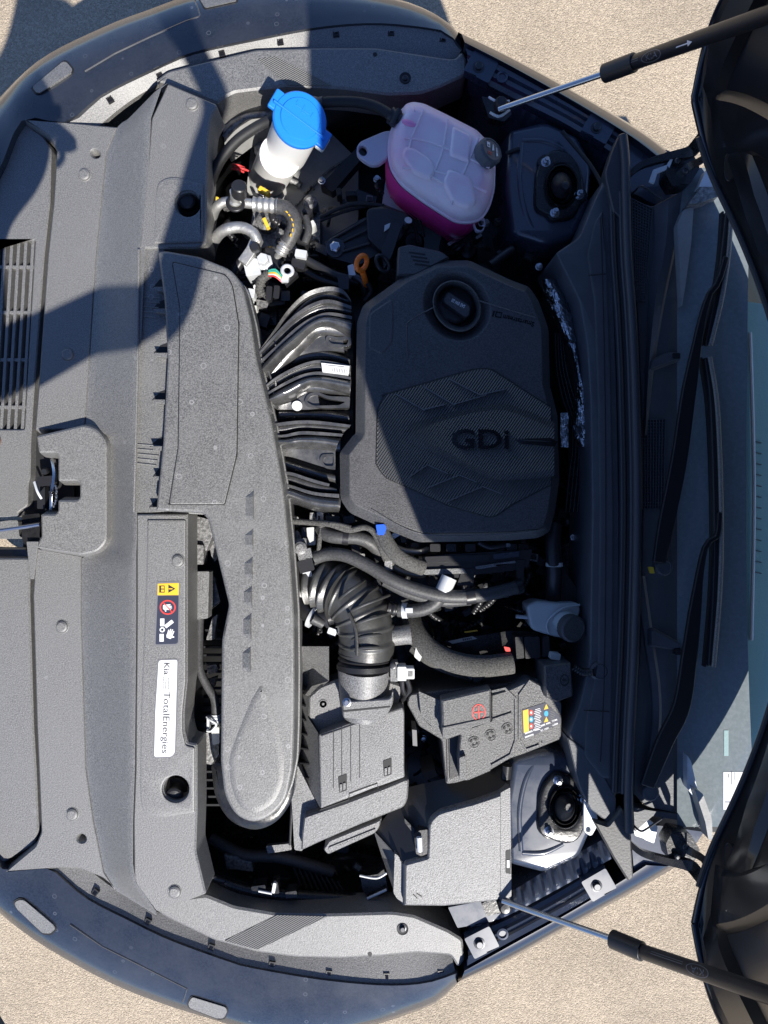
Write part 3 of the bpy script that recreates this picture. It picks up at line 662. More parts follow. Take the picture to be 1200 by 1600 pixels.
for i, (y0, y1) in enumerate(((766, 815), (826, 860), (870, 906), (915, 950), (958, 1000), (1010, 1052))):
    x = 397 - i*1.0
    if i in (0, 5): y0 -= 0
    obj('wedge', MB().add([W(x, y0, DZ+.0005), W(x, y1, DZ+.0005), W(x-13, y0+10, DZ+.0005), W(x-13, y1-9, DZ+.0005), W(x-2, y0+10, DZ+.006), W(x-2, y1-9, DZ+.006)],
        [(0, 2, 4), (4, 2, 3, 5), (5, 3, 1), (0, 4, 5, 1)]), 'duct_plastic', duct, smooth=False)
def part(name, label=None, parent=None):
    e = bpy.data.objects.new(name, None); C.objects.link(e); e.parent = parent or car
    if label: e['label'] = label
    return e
# ------------------------------------------------------------------ engine cover
EZ = .945
eo = [(567, 472, 8), (630, 427, 5), (683, 402, 8), (735, 401, 6), (800, 432, 5), (830, 443, 6), (845, 465, 8), (861, 510, 5), (863, 600, 4), (875, 647, 4), (878, 750, 6), (871, 800, 8), (862, 832, 8), (845, 841, 6), (800, 845, 4), (655, 848, 6), (600, 826, 4), (545, 801, 8), (531, 780, 8), (530, 706, 5), (550, 680, 5), (555, 676, 4), (556, 560, 4), (557, 500, 6)]
ec = obj('engine_cover', MB().stack(rc(eo, 5), EZ, [(-.0185, EZ), (-.016, EZ-.001), (-.003, EZ-.016), (0, EZ-.019), (.001, EZ-.05)], holes=[ell(714, 478, 36, 42, 36, -35)]), 'cover_plastic', car, ang=38)
obj('oil_filler_ring', MB().loft([[W(*p, EZ+dz) for p in ell(714, 478, rx, ry, 40, -35)] for rx, ry, dz in ((36, 42, 0), (34.5, 40.5, .0015), (31, 38, -.004), (27, 34, -.03))], closed=True), 'cover_plastic', ec, ang=60)
obj('filler_well', MB().prism(ell(712, 480, 38, 44, 30, -35), EZ-.055, EZ-.06), 'matt_black', ec)
oc = obj('oil_cap', MB().lathe((712, 478, EZ-.05), [(30, 0), (30, .012), (27, .015), (22, .016), (.1, .016)], 32, sq=(8, .03)), 'satin_black', ec, ang=40)
obj('grip', MB().stack(rc([(691, 470), (700, 454), (736, 478), (734, 492), (728, 496)], 6), EZ-.012, [(-.002, EZ-.012), (0, EZ-.014), (.001, EZ-.035)]), 'cover_plastic', oc)
txt('lettering', 'SAE 0W-20', 716, 474, EZ-.0115, 23, 5.5, 152, 'print_white', oc)
zi = EZ + .0022
pat = [(590, 640, 6), (600, 617, 6), (740, 577, 10), (766, 576, 10), (815, 608, 4), (861, 637, 4), (861, 757, 4), (800, 788, 8), (770, 810, 12), (700, 790, 4), (602, 746, 8), (588, 726, 6)]
inset = obj('ribbed_inset', MB().stack(rc(pat, 5), EZ, [(-.0018, zi), (0, zi-.001), (0, EZ-.001)]), 'ribbed_plastic', ec)
obj('inset_groove', MB().tube([(x, y, EZ+.0001) for x, y in rc(pat, 5)] + [(590, 640, EZ+.0001)], 1.6, n=6, m=160), 'matt_black', ec)
def ridge(pts, r=1.3, par=None, mt='cover_plastic', z=zi):
    return obj('crease', MB().tube([(x, y, z) for x, y in pts], r, n=6, m=max(2, 6*len(pts)) if len(pts) > 2 else 2), mt, par or inset)
for P in ([(660, 603), (709, 632), (760, 617)], [(702, 592), (750, 617), (790, 608)], [(617, 615), (662, 640), (695, 632)],
          [(640, 745), (668, 726), (700, 740)], [(668, 762), (718, 742), (745, 753)], [(700, 783), (755, 760), (785, 772)]):
    Q = [P[0], tuple(a*.97+b*.03 for a, b in zip(P[1], P[0])), P[1], tuple(a*.97+b*.03 for a, b in zip(P[1], P[2])), P[2]]
    obj('crease', MB().tube([(x, y, zi+.0005) for x, y in Q], 1.1, n=6, m=40), 'crease_highlight', inset)
# swept raised spear through the middle
spear = MB()
up = [(636, 664), (690, 648), (760, 632), (800, 634), (866, 660)]; lo_ = [(636, 690), (690, 712), (760, 745), (800, 750), (866, 744)]
r0 = [W(x, y, zi) for x, y in up]; r1 = [W(x, y+10, zi+.006) for x, y in up]; r2 = [W(x, y-10, zi+.006) for x, y in lo_]; r3 = [W(x, y, zi) for x, y in lo_]
r1[0] = W(640, 677, zi+.0015); r2[0] = W(640, 677.5, zi+.0015)
spear.loft([cr(r, 24) for r in (r0, r1, r2, r3)])
obj('raised_spear', spear, 'ribbed_plastic', inset, ang=20)
zg = zi + .0063
gd = txt('badge_lettering', 'GDi', 750, 686, zg, 90, 31, 0, 'badge_gloss', ec, .0012)
for v in gd.data.vertices: v.co.x += 0
blade = obj('badge_blade', MB().add([W(804, 686, zg), W(860, 684, zg), W(872, 690, zg), W(866, 698, zg), W(812, 693, zg), W(826, 689, zg+.002), W(862, 690, zg+.002)],
    [(0, 1, 6, 5), (1, 2, 6), (2, 3, 6), (3, 4, 5, 6), (4, 0, 5)]), 'badge_gloss', ec, smooth=False)
txt('lettering', 'Smartstream', 810, 501, EZ+.0005, 50, 8, 166, 'badge_gloss', ec)
obj('badge_square', MB().prism(rect(779, 491.5, 10, 9, 12), EZ+.001, EZ, holes=[rect(779, 491.5, 7, 6, 12)]), 'badge_gloss', ec); obj('badge_square', MB().prism(rect(771, 490, 3, 9, 12), EZ+.001, EZ), 'badge_gloss', ec)
obj('crease', MB().tube([(749, 470, EZ), (790, 483, EZ), (838, 497, EZ)], 1.1, n=6), 'cover_plastic', ec)
obj('crease', MB().tube([(637, 560, EZ), (636, 512, EZ), (642, 500, EZ), (680, 479, EZ)], 1.1, n=6), 'cover_plastic', ec)
obj('side_flute', MB().stack(rc([(575, 545, 4), (576, 490, 6), (612, 465, 6), (617, 480, 6), (615, 535, 6), (598, 556, 6)], 5), EZ, [(-.004, EZ+.0016), (0, EZ-.0005)]), 'cover_plastic', ec, ang=20)
obj('crease', MB().tube([(580, 795, EZ+.0002), (655, 833, EZ), (760, 836, EZ), (850, 828, EZ)], 1.2, n=6), 'cover_plastic', ec)
# vented upper bracket peeking out behind the cover
vb = obj('vented_bracket', MB().stack(rc([(622, 385, 5), (640, 381, 3), (690, 392, 4), (703, 402, 3), (650, 430, 3), (620, 430, 3)], 4), .935, [(-.003, .935), (0, .931), (.002, .88)]), 'cover_plastic', car)
for i in range(4): obj('slot', MB().prism(rect(652+i*3, 396+i*6, 26, 2.6, 8), .9356, .934), 'matt_black', vb)

# ------------------------------------------------------------------ intake manifold
man = part('intake_manifold', 'glossy black intake manifold with curved runners')
def band_strip(up, lo, z_up, z_lo, name, dome=0, par=man, mt='runner_plastic', n=30, wall=.05):
    a = cr([W(x, y, z_up) for x, y in up], n); b = cr([W(x, y, z_lo) for x, y in lo], n); rows = []
    K = 9 if dome else 3
    rows.append([p - Vector((0, 0, wall)) for p in a])
    for k in range(K):
        t = k/(K-1); rows.append([p.lerp(q, t) + Vector((0, 0, dome*math.sin(math.pi*t)**.8 if 0 < t < 1 else 0)) for p, q in zip(a, b)])
    rows.append([p - Vector((0, 0, wall)) for p in b])
    return obj(name, MB().loft(rows), mt, par, ang=48)
def off(P, dy, dx=0): return [(x+dx, y+dy) for x, y in P]
# first (upper) runner pair
o1 = [(404, 549), (425, 520), (450, 484), (478, 458), (510, 448), (535, 452), (548, 468)]
band_strip(off(o1, 0), off(o1, 7, 1), .915, .912, 'flange')
band_strip([(406, 556), (430, 524), (455, 492), (480, 466), (510, 456), (547, 468)], [(410, 562), (436, 530), (462, 500), (485, 478), (512, 469), (549, 478)], .893, .890, 'runner', .006)
band_strip([(402, 553), (430, 522), (460, 492), (488, 474), (515, 468), (549, 478)], [(404, 556), (432, 526), (461, 497), (489, 479), (515, 473), (549, 483)], .917, .916, 'flange')
band_strip([(404, 556), (432, 526), (461, 497), (489, 479), (515, 473), (549, 483)], [(405, 566), (432, 540), (461, 512), (489, 493), (515, 487), (549, 492)], .902, .900, 'runner', .004)
band_strip([(403, 566), (432, 540), (461, 513), (489, 495), (515, 488), (550, 494)], [(405, 571), (434, 544), (463, 518), (490, 500), (515, 493), (550, 499)], .917, .916, 'flange')
band_strip([(407, 574), (434, 545), (463, 519), (490, 501), (515, 494), (550, 500)], [(420, 590), (450, 560), (468, 546), (490, 524), (512, 516), (548, 530)], .905, .898, 'runner', .026)
for P_, r_ in (([(418, 588, .880), (440, 562, .889), (468, 532, .894), (498, 510, .894), (548, 516, .888)], 17), ([(428, 630, .882), (450, 612, .892), (480, 600, .894), (548, 606, .890)], 14),
               ([(432, 694, .884), (470, 690, .893), (532, 694, .891)], 12.5), ([(446, 772, .884), (482, 780, .892), (532, 788, .889)], 12.5)):
    obj('runner_tube', MB().tube(P_, r_, n=36, m=44), 'runner_plastic', man, ang=70)
# web with keyhole slot
band_strip([(440, 566), (466, 548), (490, 524), (512, 517), (535, 524)], [(440, 576), (462, 560), (485, 552), (512, 548), (538, 550)], .897, .893, 'web')
obj('slot_rim', MB().stack(rc([(508, 530, 8), (512, 523, 8), (530, 528, 8), (548, 522, 4), (549, 540, 4), (530, 544, 6), (512, 540, 8)], 6), .902, [(0, .902), (.0, .88)], holes=[rc([(513, 531, 5), (516, 528, 5), (532, 532, 5), (545, 530, 3), (542, 539, 3), (518, 537, 5)], 4)]), 'runner_plastic', man, .001)
# second pair
band_strip([(420, 586), (440, 572), (462, 556), (490, 549), (515, 549), (547, 560)], [(425, 592), (445, 578), (465, 568), (490, 563), (515, 563), (547, 569)], .890, .888, 'runner', .006)
band_strip([(413, 604), (430, 590), (455, 576), (480, 566), (505, 563), (548, 571)], [(414, 607), (431, 594), (456, 580), (480, 570), (505, 567), (548, 575)], .917, .916, 'flange')
band_strip([(414, 607), (431, 594), (456, 580), (480, 570), (505, 567), (548, 575)], [(416, 615), (433, 603), (457, 590), (480, 582), (505, 580), (548, 588)], .904, .902, 'runner', .003)
band_strip([(415, 615), (433, 604), (457, 591), (480, 583), (505, 581), (548, 589)], [(416, 620), (434, 608), (458, 596), (481, 588), (505, 586), (548, 593)], .917, .916, 'flange')
band_strip([(418, 622), (434, 610), (458, 597), (481, 589), (505, 587), (548, 594)], [(430, 634), (448, 629), (462, 624), (478, 614), (495, 608), (547, 618)], .905, .898, 'runner', .026)
band_strip([(436, 634), (452, 629), (466, 623), (480, 613), (495, 608)], [(434, 640), (450, 640), (466, 640), (482, 640), (500, 638)], .896, .892, 'web')
obj('slot_rim', MB().stack(rc([(475, 628, 7), (480, 616, 8), (495, 611, 8), (512, 619, 7), (547, 620, 3), (546, 637, 3), (510, 638, 3), (480, 636, 5)], 6), .900, [(0, .900), (0, .87)], holes=[rc([(479, 628, 6), (484, 620, 8), (496, 616, 8), (510, 623, 5), (540, 628, 3), (530, 633, 3), (490, 634, 4)], 4)]), 'runner_plastic', man, .001)
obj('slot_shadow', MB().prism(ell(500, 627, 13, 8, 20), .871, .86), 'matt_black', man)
obj('white_dot', MB().prism(ell(464, 634, 8, 7.5, 24), .9025, .897), 'print_white', man)
# third pair
band_strip([(437, 640), (460, 641), (490, 642), (515, 642), (545, 648)], [(435, 657), (460, 655), (490, 655), (515, 657), (547, 661)], .884, .882, 'runner', .006)
band_strip([(424, 663), (440, 660), (470, 657), (500, 658), (548, 664)], [(424, 667), (440, 665), (470, 662), (500, 663), (546, 668)], .917, .916, 'flange')
band_strip([(426, 667), (440, 665), (470, 662), (500, 663), (546, 668)], [(428, 678), (445, 677), (470, 672), (500, 673), (536, 677)], .905, .902, 'runner', .004)
band_strip([(428, 680), (445, 679), (470, 674), (500, 675), (536, 678)], [(430, 683), (446, 683), (470, 679), (500, 680), (534, 682)], .917, .916, 'flange')
band_strip([(430, 684), (446, 684), (470, 680), (500, 680), (534, 684)], [(440, 700), (455, 702), (475, 700), (500, 702), (524, 706)], .905, .898, 'runner', .022)
band_strip([(440, 700), (455, 702), (475, 700), (500, 702), (524, 706)], [(440, 712), (455, 714), (475, 720), (500, 728), (524, 734)], .896, .892, 'web')
obj('slot_rim', MB().stack(rc([(499, 720, 8), (502, 710, 8), (522, 709, 3), (523, 734, 3), (506, 731, 8)], 7), .899, [(0, .899), (0, .87)], holes=[rc([(504, 720, 6), (508, 714, 6), (521, 713, 3), (521, 728, 3), (508, 728, 6)], 5)]), 'runner_plastic', man, .001)
# fourth pair
band_strip([(438, 716), (455, 722), (480, 730), (505, 738), (524, 741)], [(438, 733), (455, 736), (480, 743), (505, 750), (526, 756)], .886, .884, 'runner', .006)
band_strip([(436, 737), (455, 738), (480, 746), (500, 752), (515, 756)], [(438, 742), (455, 743), (480, 751), (500, 757), (514, 760)], .912, .911, 'flange')
band_strip([(438, 742), (455, 743), (480, 751), (500, 757), (526, 763)], [(440, 752), (455, 755), (480, 763), (500, 768), (528, 770)], .9, .898, 'runner', .004)
band_strip([(438, 755), (455, 758), (480, 766), (500, 770), (530, 772)], [(440, 760), (456, 763), (480, 771), (500, 775), (530, 778)], .913, .912, 'flange')
band_strip([(440, 760), (456, 763), (480, 771), (500, 775), (530, 778)], [(444, 782), (462, 788), (484, 796), (505, 801), (530, 802)], .905, .895, 'runner', .020)
for x, y, x2, y2 in ((430, 538, 436, 552), (408, 560, 413, 568), (430, 594, 431, 606), (427, 613, 433, 628), (428, 664, 428, 678), (430, 684, 434, 700), (416, 568, 424, 594), (430, 545, 440, 566)):
    obj('gusset', MB().ribbon([(x, y, .917), (x2, y2, .912)], 3, .03, smooth=False), 'runner_plastic', man, .001)
ml = obj('paper_label', MB().prism([(502, 567), (546, 572), (544, 586), (504, 581)], .9225, .905), 'label_white', man)
for i in range(9): obj('barcode_bar', MB().prism(rect(520+i*2.6, 577.8+i*.3, 1.1, 6, 6), .9228, .922), 'print_grey', ml)
obj('print_line', MB().prism(rect(523, 571.6, 30, 1.2, 6), .9228, .922), 'print_grey', ml)
obj('manifold_base', MB().prism(rc([(420, 560), (470, 480), (552, 480), (552, 700), (530, 720), (530, 798), (450, 780)], 6), .868, .6), 'matt_black', man)

# ------------------------------------------------------------------ washer filler neck and cap
wf = part('washer_filler', 'white washer filler neck with a bright blue cap')
def seg(p, q, t): return tuple(a+(b-a)*t for a, b in zip(p, q))
top_c, bot_c = Vector(W(469, 186, .955)), Vector(W(446, 238, .80))
ax = (top_c - bot_c).normalized()
obj('filler_neck', MB().lathe(tuple(bot_c), [(.034, -.005), (.041, .004), (.042, .012), (.0425, .08), (.0425, (top_c-bot_c).length-.012)], 36, ax, raw=True), 'white_plastic', wf, ang=50)
obj('lower_neck', MB().tube([(438, 244, .84), (425, 268, .74), (410, 300, .62)], 30, n=26), 'white_plastic', wf, ang=60)
capb = top_c - ax*.012
cap = obj('cap', MB().lathe(tuple(capb), [(.0455, 0), (.0475, .002), (.0475, .010), (.045, .013), (.036, .0135), (.034, .0165), (.0003, .0175)], 44, ax, raw=True), 'blue_cap', wf, ang=38)
U = (Vector(W(509, 212, .96)) - Vector(W(425, 165, .96))).normalized(); U = (U - ax*U.dot(ax)).normalized(); V = ax.cross(U)
def capbox(c0, lu, lv, h0, h1, w2=None):
    w2 = w2 or lv; vs = []
    for h in (h0, h1):
        for u, v in ((-lu, -lv), (lu, -w2), (lu, w2), (-lu, lv)): vs.append(capb + ax*h + U*(c0[0]+u) + V*(c0[1]+v))
    return MB().add(vs, [(3, 2, 1, 0), (4, 5, 6, 7), (0, 1, 5, 4), (1, 2, 6, 5), (2, 3, 7, 6), (3, 0, 4, 7)])
obj('tab', capbox((-.050, .004), .008, .018, .001, .011), 'blue_cap', cap, .003)
obj('tab', capbox((.050, -.002), .010, .016, .001, .011), 'blue_cap', cap, .003)
obj('tab', capbox((.052, -.003), .009, .014, -.012, -.001), 'white_plastic', cap, .003)
obj('ridge', capbox((0, -.004), .052, .0016, .010, .0195), 'blue_cap', cap, .0008)
for i, (u, v, a, b) in enumerate(((-.012, .014, .005, .001), (-.004, .018, .001, .005), (.004, .014, .005, .001), (0, .010, .004, .001), (.014, .016, .001, .005), (-.018, .020, .001, .003))):
    obj('wiper_symbol', capbox((u, v), a, b, .016, .0182), 'blue_cap', cap, .0004)

# ------------------------------------------------------------------ coolant expansion tank
tk = part('coolant_tank', 'milky expansion tank holding pink coolant')
to = [(610, 205, 12), (622, 178, 12), (632, 163, 10), (645, 159, 8), (663, 162, 6), (700, 180, 6), (745, 203, 6), (764, 222, 6), (773, 250, 6), (772, 290, 8), (765, 318, 12), (752, 337, 14), (733, 342, 14), (712, 340, 10), (664, 309, 6), (628, 282, 12), (612, 258, 14), (608, 232, 8)]
TZ = .945
tr = rc(to, 6)
obj('upper_shell', MB().stack(tr, TZ-.018, [(-.030, TZ+.006), (-.020, TZ+.003), (-.010, TZ-.004), (-.003, TZ-.012), (0, TZ-.022), (0, TZ-.030), (.0035, TZ-.031), (.0035, TZ-.036), (0, TZ-.037)]), 'tank_plastic', tk, ang=60)
def shrink(P, k, dx=0, dy=0):
    cx = sum(p[0] for p in P)/len(P); cy = sum(p[1] for p in P)/len(P)
    return [((x-cx)*k+cx+dx, (y-cy)*k+cy+dy) for x, y in P]
lw = [W(x, y, TZ-.018) for x, y in tr]; cen = sum(lw, Vector())/len(lw)
rows = []
for dz, k in ((-.037, 1.0), (-.06, 1.0), (-.085, .99), (-.115, .95), (-.125, .85), (-.13, .4)):
    rows.append([Vector((cen.x+(p.x-cen.x)*k + dz*.10, cen.y+(p.y-cen.y)*k + dz*.06, TZ+dz)) for p in lw])
obj('coolant_level', MB().loft(rows, closed=True), 'coolant_pink', tk, ang=60)
for P in ([(662, 172), (640, 230), (655, 262), (700, 290)], [(700, 186), (690, 240), (672, 282)], [(748, 215), (725, 270), (705, 320)], [(632, 215), (680, 225), (765, 262)], [(628, 262), (690, 270), (760, 300)]):
    obj('seam_rib', MB().tube([(x, y, TZ+.0062) for x, y in P], 2.0, n=8, flat=.8), 'tank_plastic', tk)
for pl in ([(626, 245, 10), (632, 228, 12), (650, 232, 10), (676, 250, 12), (682, 272, 12), (672, 284, 10), (645, 272, 12)], [(690, 285, 8), (700, 262, 8), (738, 278, 8), (745, 320, 12), (730, 328, 8), (706, 318, 8)], [(700, 245, 8), (706, 196, 8), (738, 212, 8), (735, 258, 8)]):
    obj('pressed_panel', MB().stack(rc(pl, 8), TZ+.005, [(-.007, TZ+.0105), (-.003, TZ+.009), (0, TZ+.004)]), 'tank_plastic', tk, ang=60)
obj('liquid_hint', MB().tube([(630, 189, TZ+.0), (640, 194, TZ+.0035), (656, 199, TZ+.002)], 5.5, n=14, rf=lambda t: max(.1, math.sin(math.pi*(t*.75+.2)))), 'pink_hint', tk)
tc_ax = (.62, .2, 1)
tcap = obj('tank_cap', MB().lathe((755, 246, TZ-.004), [(18, 0), (19, .003), (21, .004), (21.5, .02), (20, .023), (17, .0245), (16.5, .0235), (.1, .0235)], 48, tc_ax, sq=(14, .02)), 'grey_cap', tk, ang=40)
A_ = Vector(tc_ax).normalized(); cb = W(755, 246, TZ-.004) + A_*.0245
def disc_txt(pts, mt):
    X = Vector((1, 0, 0)); X = (X - A_*X.dot(A_)).normalized(); Y = A_.cross(X); vs = [cb + X*x + Y*y for x, y in pts]
    m = MB(); n = len(vs); m.add(vs, [tuple(range(n))]); return obj('cap_symbol', m, mt, tcap, smooth=False)
disc_txt([(-.011, .002), (-.004, .002), (-.004, .012), (-.011, .012)], 'print_white')
disc_txt([(-.0095, .004), (-.0055, .004), (-.0055, .007), (-.0095, .007)], 'grey_cap')
disc_txt([(.000, -.002), (.005, .0), (.004, .011), (.002, .011)], 'print_white')
disc_txt([(.009, -.010), (.013, -.008), (.012, .006), (.009, .008)], 'label_white')
for q in ([(.0095, -.004), (.0125, -.002), (.0095, 0)], [(.0095, .002), (.0125, .004), (.0095, .006)], [(-.01, -.011), (-.001, -.011), (-.001, -.0095), (-.01, -.0095)], [(-.01, -.0075), (.001, -.0075), (.001, -.006), (-.01, -.006)]): disc_txt(q, 'print_red')
obj('mounting_ear', MB().stack(rc([(612, 204, 4), (600, 205, 4), (560, 222, 12), (556, 240, 10), (566, 250, 8), (580, 258, 6), (592, 257, 6), (606, 246, 4), (612, 245, 2)], 6), .905, [(-.003, .907), (0, .904), (0, .894)], holes=[ell(567, 235, 6.5, 8.5, 20, -20)]), 'cloudy_plastic', tk)
obj('mounting_ear', MB().stack(rc([(734, 336, 4), (752, 330, 4), (760, 350, 8), (754, 362, 8), (744, 361, 6)], 5), .90, [(-.002, .901), (0, .898), (0, .89)], holes=[ell(752, 346, 4, 5.5, 16)]), 'cloudy_plastic', tk)
obj('label_tab', MB().stack([(604, 272), (636, 300), (637, 334), (597, 318)], .80, [(0, .80), (0, .79)]), 'cloudy_plastic', tk, .001)
lt = obj('caution_label', MB().prism([(610, 293), (632, 303), (632, 318), (610, 309)], .802, .80), 'print_red', tk)
obj('label_face', MB().prism([(611.5, 295.5), (630.5, 304.5), (630.5, 316), (611.5, 307.5)], .8026, .801), 'label_white', lt)
for i in range(5): obj('print_line', MB().prism(rect(623+i*1.6, 305.5+i*.8, .8, 9), .803, .802), 'print_black', lt)
obj('outlet_pipe', MB().tube([(690, 338, .82), (700, 362, .80), (708, 372, .79)], 10, n=16), 'coolant_pink', tk)
obj('inlet_pipe', MB().tube([(636, 192, .925), (622, 186, .93)], 9, n=16), 'tank_plastic', tk)
hc = obj('hose_clamp', MB().tube([(706, 372, .80), (716, 386, .79)], 13, n=20, corr=(3, .12)), 'dark_steel', tk)
obj('clamp_ear', MB().ribbon([(700, 382, .83), (726, 368, .83)], 5, .006, smooth=False), 'steel', hc)
obj('hose_clamp', MB().tube([(612, 196, .94), (618, 184, .94), (624, 172, .94)], 5, n=10), 'satin_black', tk)
obj('clamp_band', MB().tube([(627, 190, .93), (610, 180, .93)], 13, n=20, corr=(2, .12)), 'satin_black', tk)
obj('overflow_hose', MB().tube([(616, 184, .93), (590, 168, .925), (560, 160, .92), (520, 159, .92), (496, 162, .92)], 8, n=16), 'rubber', tk)
obj('hose_sleeve', MB().tube([(505, 162, .92), (482, 163, .915), (465, 172, .90)], 11, n=16, corr=(3, .15)), 'grey_rubber', tk)
# ------------------------------------------------------------------ air intake hose, sensor tube and air filter box
ah = part('air_intake_hose', 'ribbed black air hose between filter box and throttle')
obj('bellows', MB().tube([(462, 925, .80), (480, 915, .83), (510, 915, .86), (540, 930, .885)], 47, n=48, corr=(7, .17)), 'bellows_rubber', ah, ang=70)
obj('elbow', MB().tube([(520, 918, .870), (548, 934, .885), (567, 965, .893), (573, 1000, .893), (572, 1022, .89)], 43, n=48, m=90, rf=lambda t: 1 + .055*max(0, 1-(((t*6.0+.35) % 1)-.5)**2*60) ), 'bellows_rubber', ah, ang=60)
for (x, y), (x2, y2) in (((520, 945), (575, 905)), ((528, 965), (612, 930)), ((534, 984), (614, 958)), ((532, 1004), (612, 990)), ((530, 1018), (612, 1012))):
    mx, my = (x+x2)/2, (y+y2)/2
    obj('rib', MB().tube([(x+3, y, .90), ((x+mx)/2, (y+my)/2-2, .938), (mx, my-3, .948), ((x2+mx)/2, (y2+my)/2-2, .938), (x2-4, y2, .90)], 2.4, n=8), 'bellows_rubber', ah)
obj('rib', MB().tube([(545, 958, .944), (556, 985, .948), (558, 1024, .945)], 2.8, n=8), 'bellows_rubber', ah)
obj('clamped_end', MB().tube([(571, 1012, .89), (570, 1046, .89)], 43, n=44, corr=(4, .09)), 'satin_black', ah, ang=60)
obj('sensor_tube', MB().lathe(tuple(W(568, 1116, .872)), [(.040, 0), (.044, .03), (.0475, .062), (.050, .09), (.050, .096)], 44, (W(570, 1046, .89)-W(568, 1116, .872)), raw=True), 'box_plastic', ah, ang=60)
obj('clamp_band', MB().tube([(571, 1036, .89), (571, 1044, .89)], 45, n=44), 'satin_black', ah)
fl = obj('mounting_flange', MB().stack(rc([(535, 1100, 4), (545, 1096, 4), (610, 1092, 6), (614, 1078, 4), (615, 1098, 8), (605, 1118, 12), (590, 1126, 10), (570, 1126, 4), (536, 1122, 4)], 5), .93, [(-.002, .93), (0, .928), (0, .90)]), 'box_plastic', ah, .001)
obj('flange_slit', MB().prism([(536, 1110), (610, 1103), (609, 1105.5), (536, 1113)], .9306, .929), 'matt_black', fl)
screw(542, 1097, .93, fl, 4.5, 'steel', 'screw')
obj('breather_stub', MB().tube([(606, 995, .895), (642, 991, .895)], 15, n=22, rf=lambda t: 1.08 if t > .85 else 1), 'box_plastic', ah)
obj('breather_stub', MB().tube([(606, 950, .90), (625, 953, .90)], 11, n=20, corr=(2, .15)), 'satin_black', ah)
br = obj('breather_hose', MB().tube([(622, 953, .90), (650, 954, .905), (676, 945, .91), (692, 926, .915), (698, 908, .915)], 11, n=18), 'grey_rubber', ah)
cl = obj('spring_clamp', MB().tube([(629, 954, .90), (637, 954, .902)], 12.4, n=20), 'bright_metal', br)
obj('clamp_ear', MB().prism(rect(639, 954, 12, 8), .925, .915), 'bright_metal', cl, .001)
obj('hose_sleeve', MB().tube([(692, 924, .916), (702, 902, .915)], 12.5, n=20), 'bright_metal', br)
sh = obj('side_hose', MB().tube([(462, 925, .86), (470, 945, .875), (480, 958, .885), (500, 966, .89), (520, 962, .885)], 13, n=18), 'satin_black', ah)
obj('clamp_ring', MB().lathe(tuple(W(488, 964, .885)), [(.0165, -.004), (.021, -.003), (.021, .003), (.0165, .004)], 26, (1, -.5, .25), raw=True), 'bright_metal', sh)
obj('clamp_ring', MB().lathe(tuple(W(513, 964, .885)), [(.0165, -.004), (.021, -.003), (.021, .003), (.0165, .004)], 26, (1, .1, .2), raw=True), 'satin_black', sh)
obj('stub_tip', MB().tube([(488, 966, .905), (505, 975, .90)], 8, n=16), 'grey_rubber', sh)
obj('clip', MB().prism(rc(rect(519, 987, 14, 10, 20), 2), .895, .885), 'bright_metal', sh, .001)
sn = obj('sensor_plug', MB().prism(rc(rect(616, 1050, 12, 30), 2), .92, .89), 'box_plastic', ah, .0015)
obj('plug_body', MB().prism(rc(rect(628, 1053, 14, 22), 2), .925, .89), 'dull_white', sn, .0015)
obj('plug_body', MB().prism(rc(rect(640, 1053, 15, 16), 2), .92, .89), 'label_white', sn, .0015)
obj('plug_mark', MB().prism(rect(641, 1053, 8, 9), .9206, .92), 'box_plastic', sn)
obj('screw', MB().lathe((614, 1040, .92), [(5, 0), (5, .003), (3, .004)], 16), 'dark_steel', sn)
obj('pigtail', MB().tube([(636, 1062, .90), (640, 1078, .89), (632, 1090, .88), (622, 1098, .86)], 4, n=10), 'satin_black', sn)
obj('pigtail', MB().tube([(628, 1064, .90), (630, 1080, .89), (640, 1094, .87)], 4, n=10), 'satin_black', sn)

ab = part('air_filter_box', 'grained black air filter box with side clips')
AZ = .905
# main lid
obj('lid', MB().stack(rc([(497, 1148, 4), (540, 1132, 4), (628, 1103, 6), (632, 1112, 4), (632, 1200, 3), (633, 1215, 3), (598, 1228, 2), (585, 1232, 2), (540, 1250, 3), (500, 1265, 3)], 4), AZ, [(-.005, AZ), (-.0015, AZ-.0015), (0, AZ-.005), (0, AZ-.06)]), 'box_plastic', ab, ang=40)
# hollow stepped shoulder, lower left
obj('shoulder', MB().add([W(462, 1010, .86), W(514, 1010, .86), W(514, 1064, .87), W(482, 1088, .87), W(481, 1120, .87), W(500, 1150, AZ-.004), W(500, 1262, AZ-.004), W(462, 1190, .80), W(462, 1080, .80),
      W(481, 1120, .84), W(500, 1150, .85)], [(0, 1, 2, 3, 8), (3, 4, 5, 6, 7, 8)]), 'box_plastic', ab, .003, smooth=False)
obj('lid_step', MB().stack(rc([(482, 1088, 4), (500, 1072, 6), (560, 1050, 4), (628, 1070, 4), (630, 1104, 4), (540, 1134, 4), (498, 1150, 4), (481, 1120, 4)], 4), .872, [(-.004, .872), (0, .868), (0, .8)]), 'box_plastic', ab)
obj('mould_mark', MB().lathe((505, 1100, .8722), [(7, 0), (7, .001), (5.6, .001), (5.6, 0), (2, 0), (2, .001)], 22), 'box_plastic', ab)
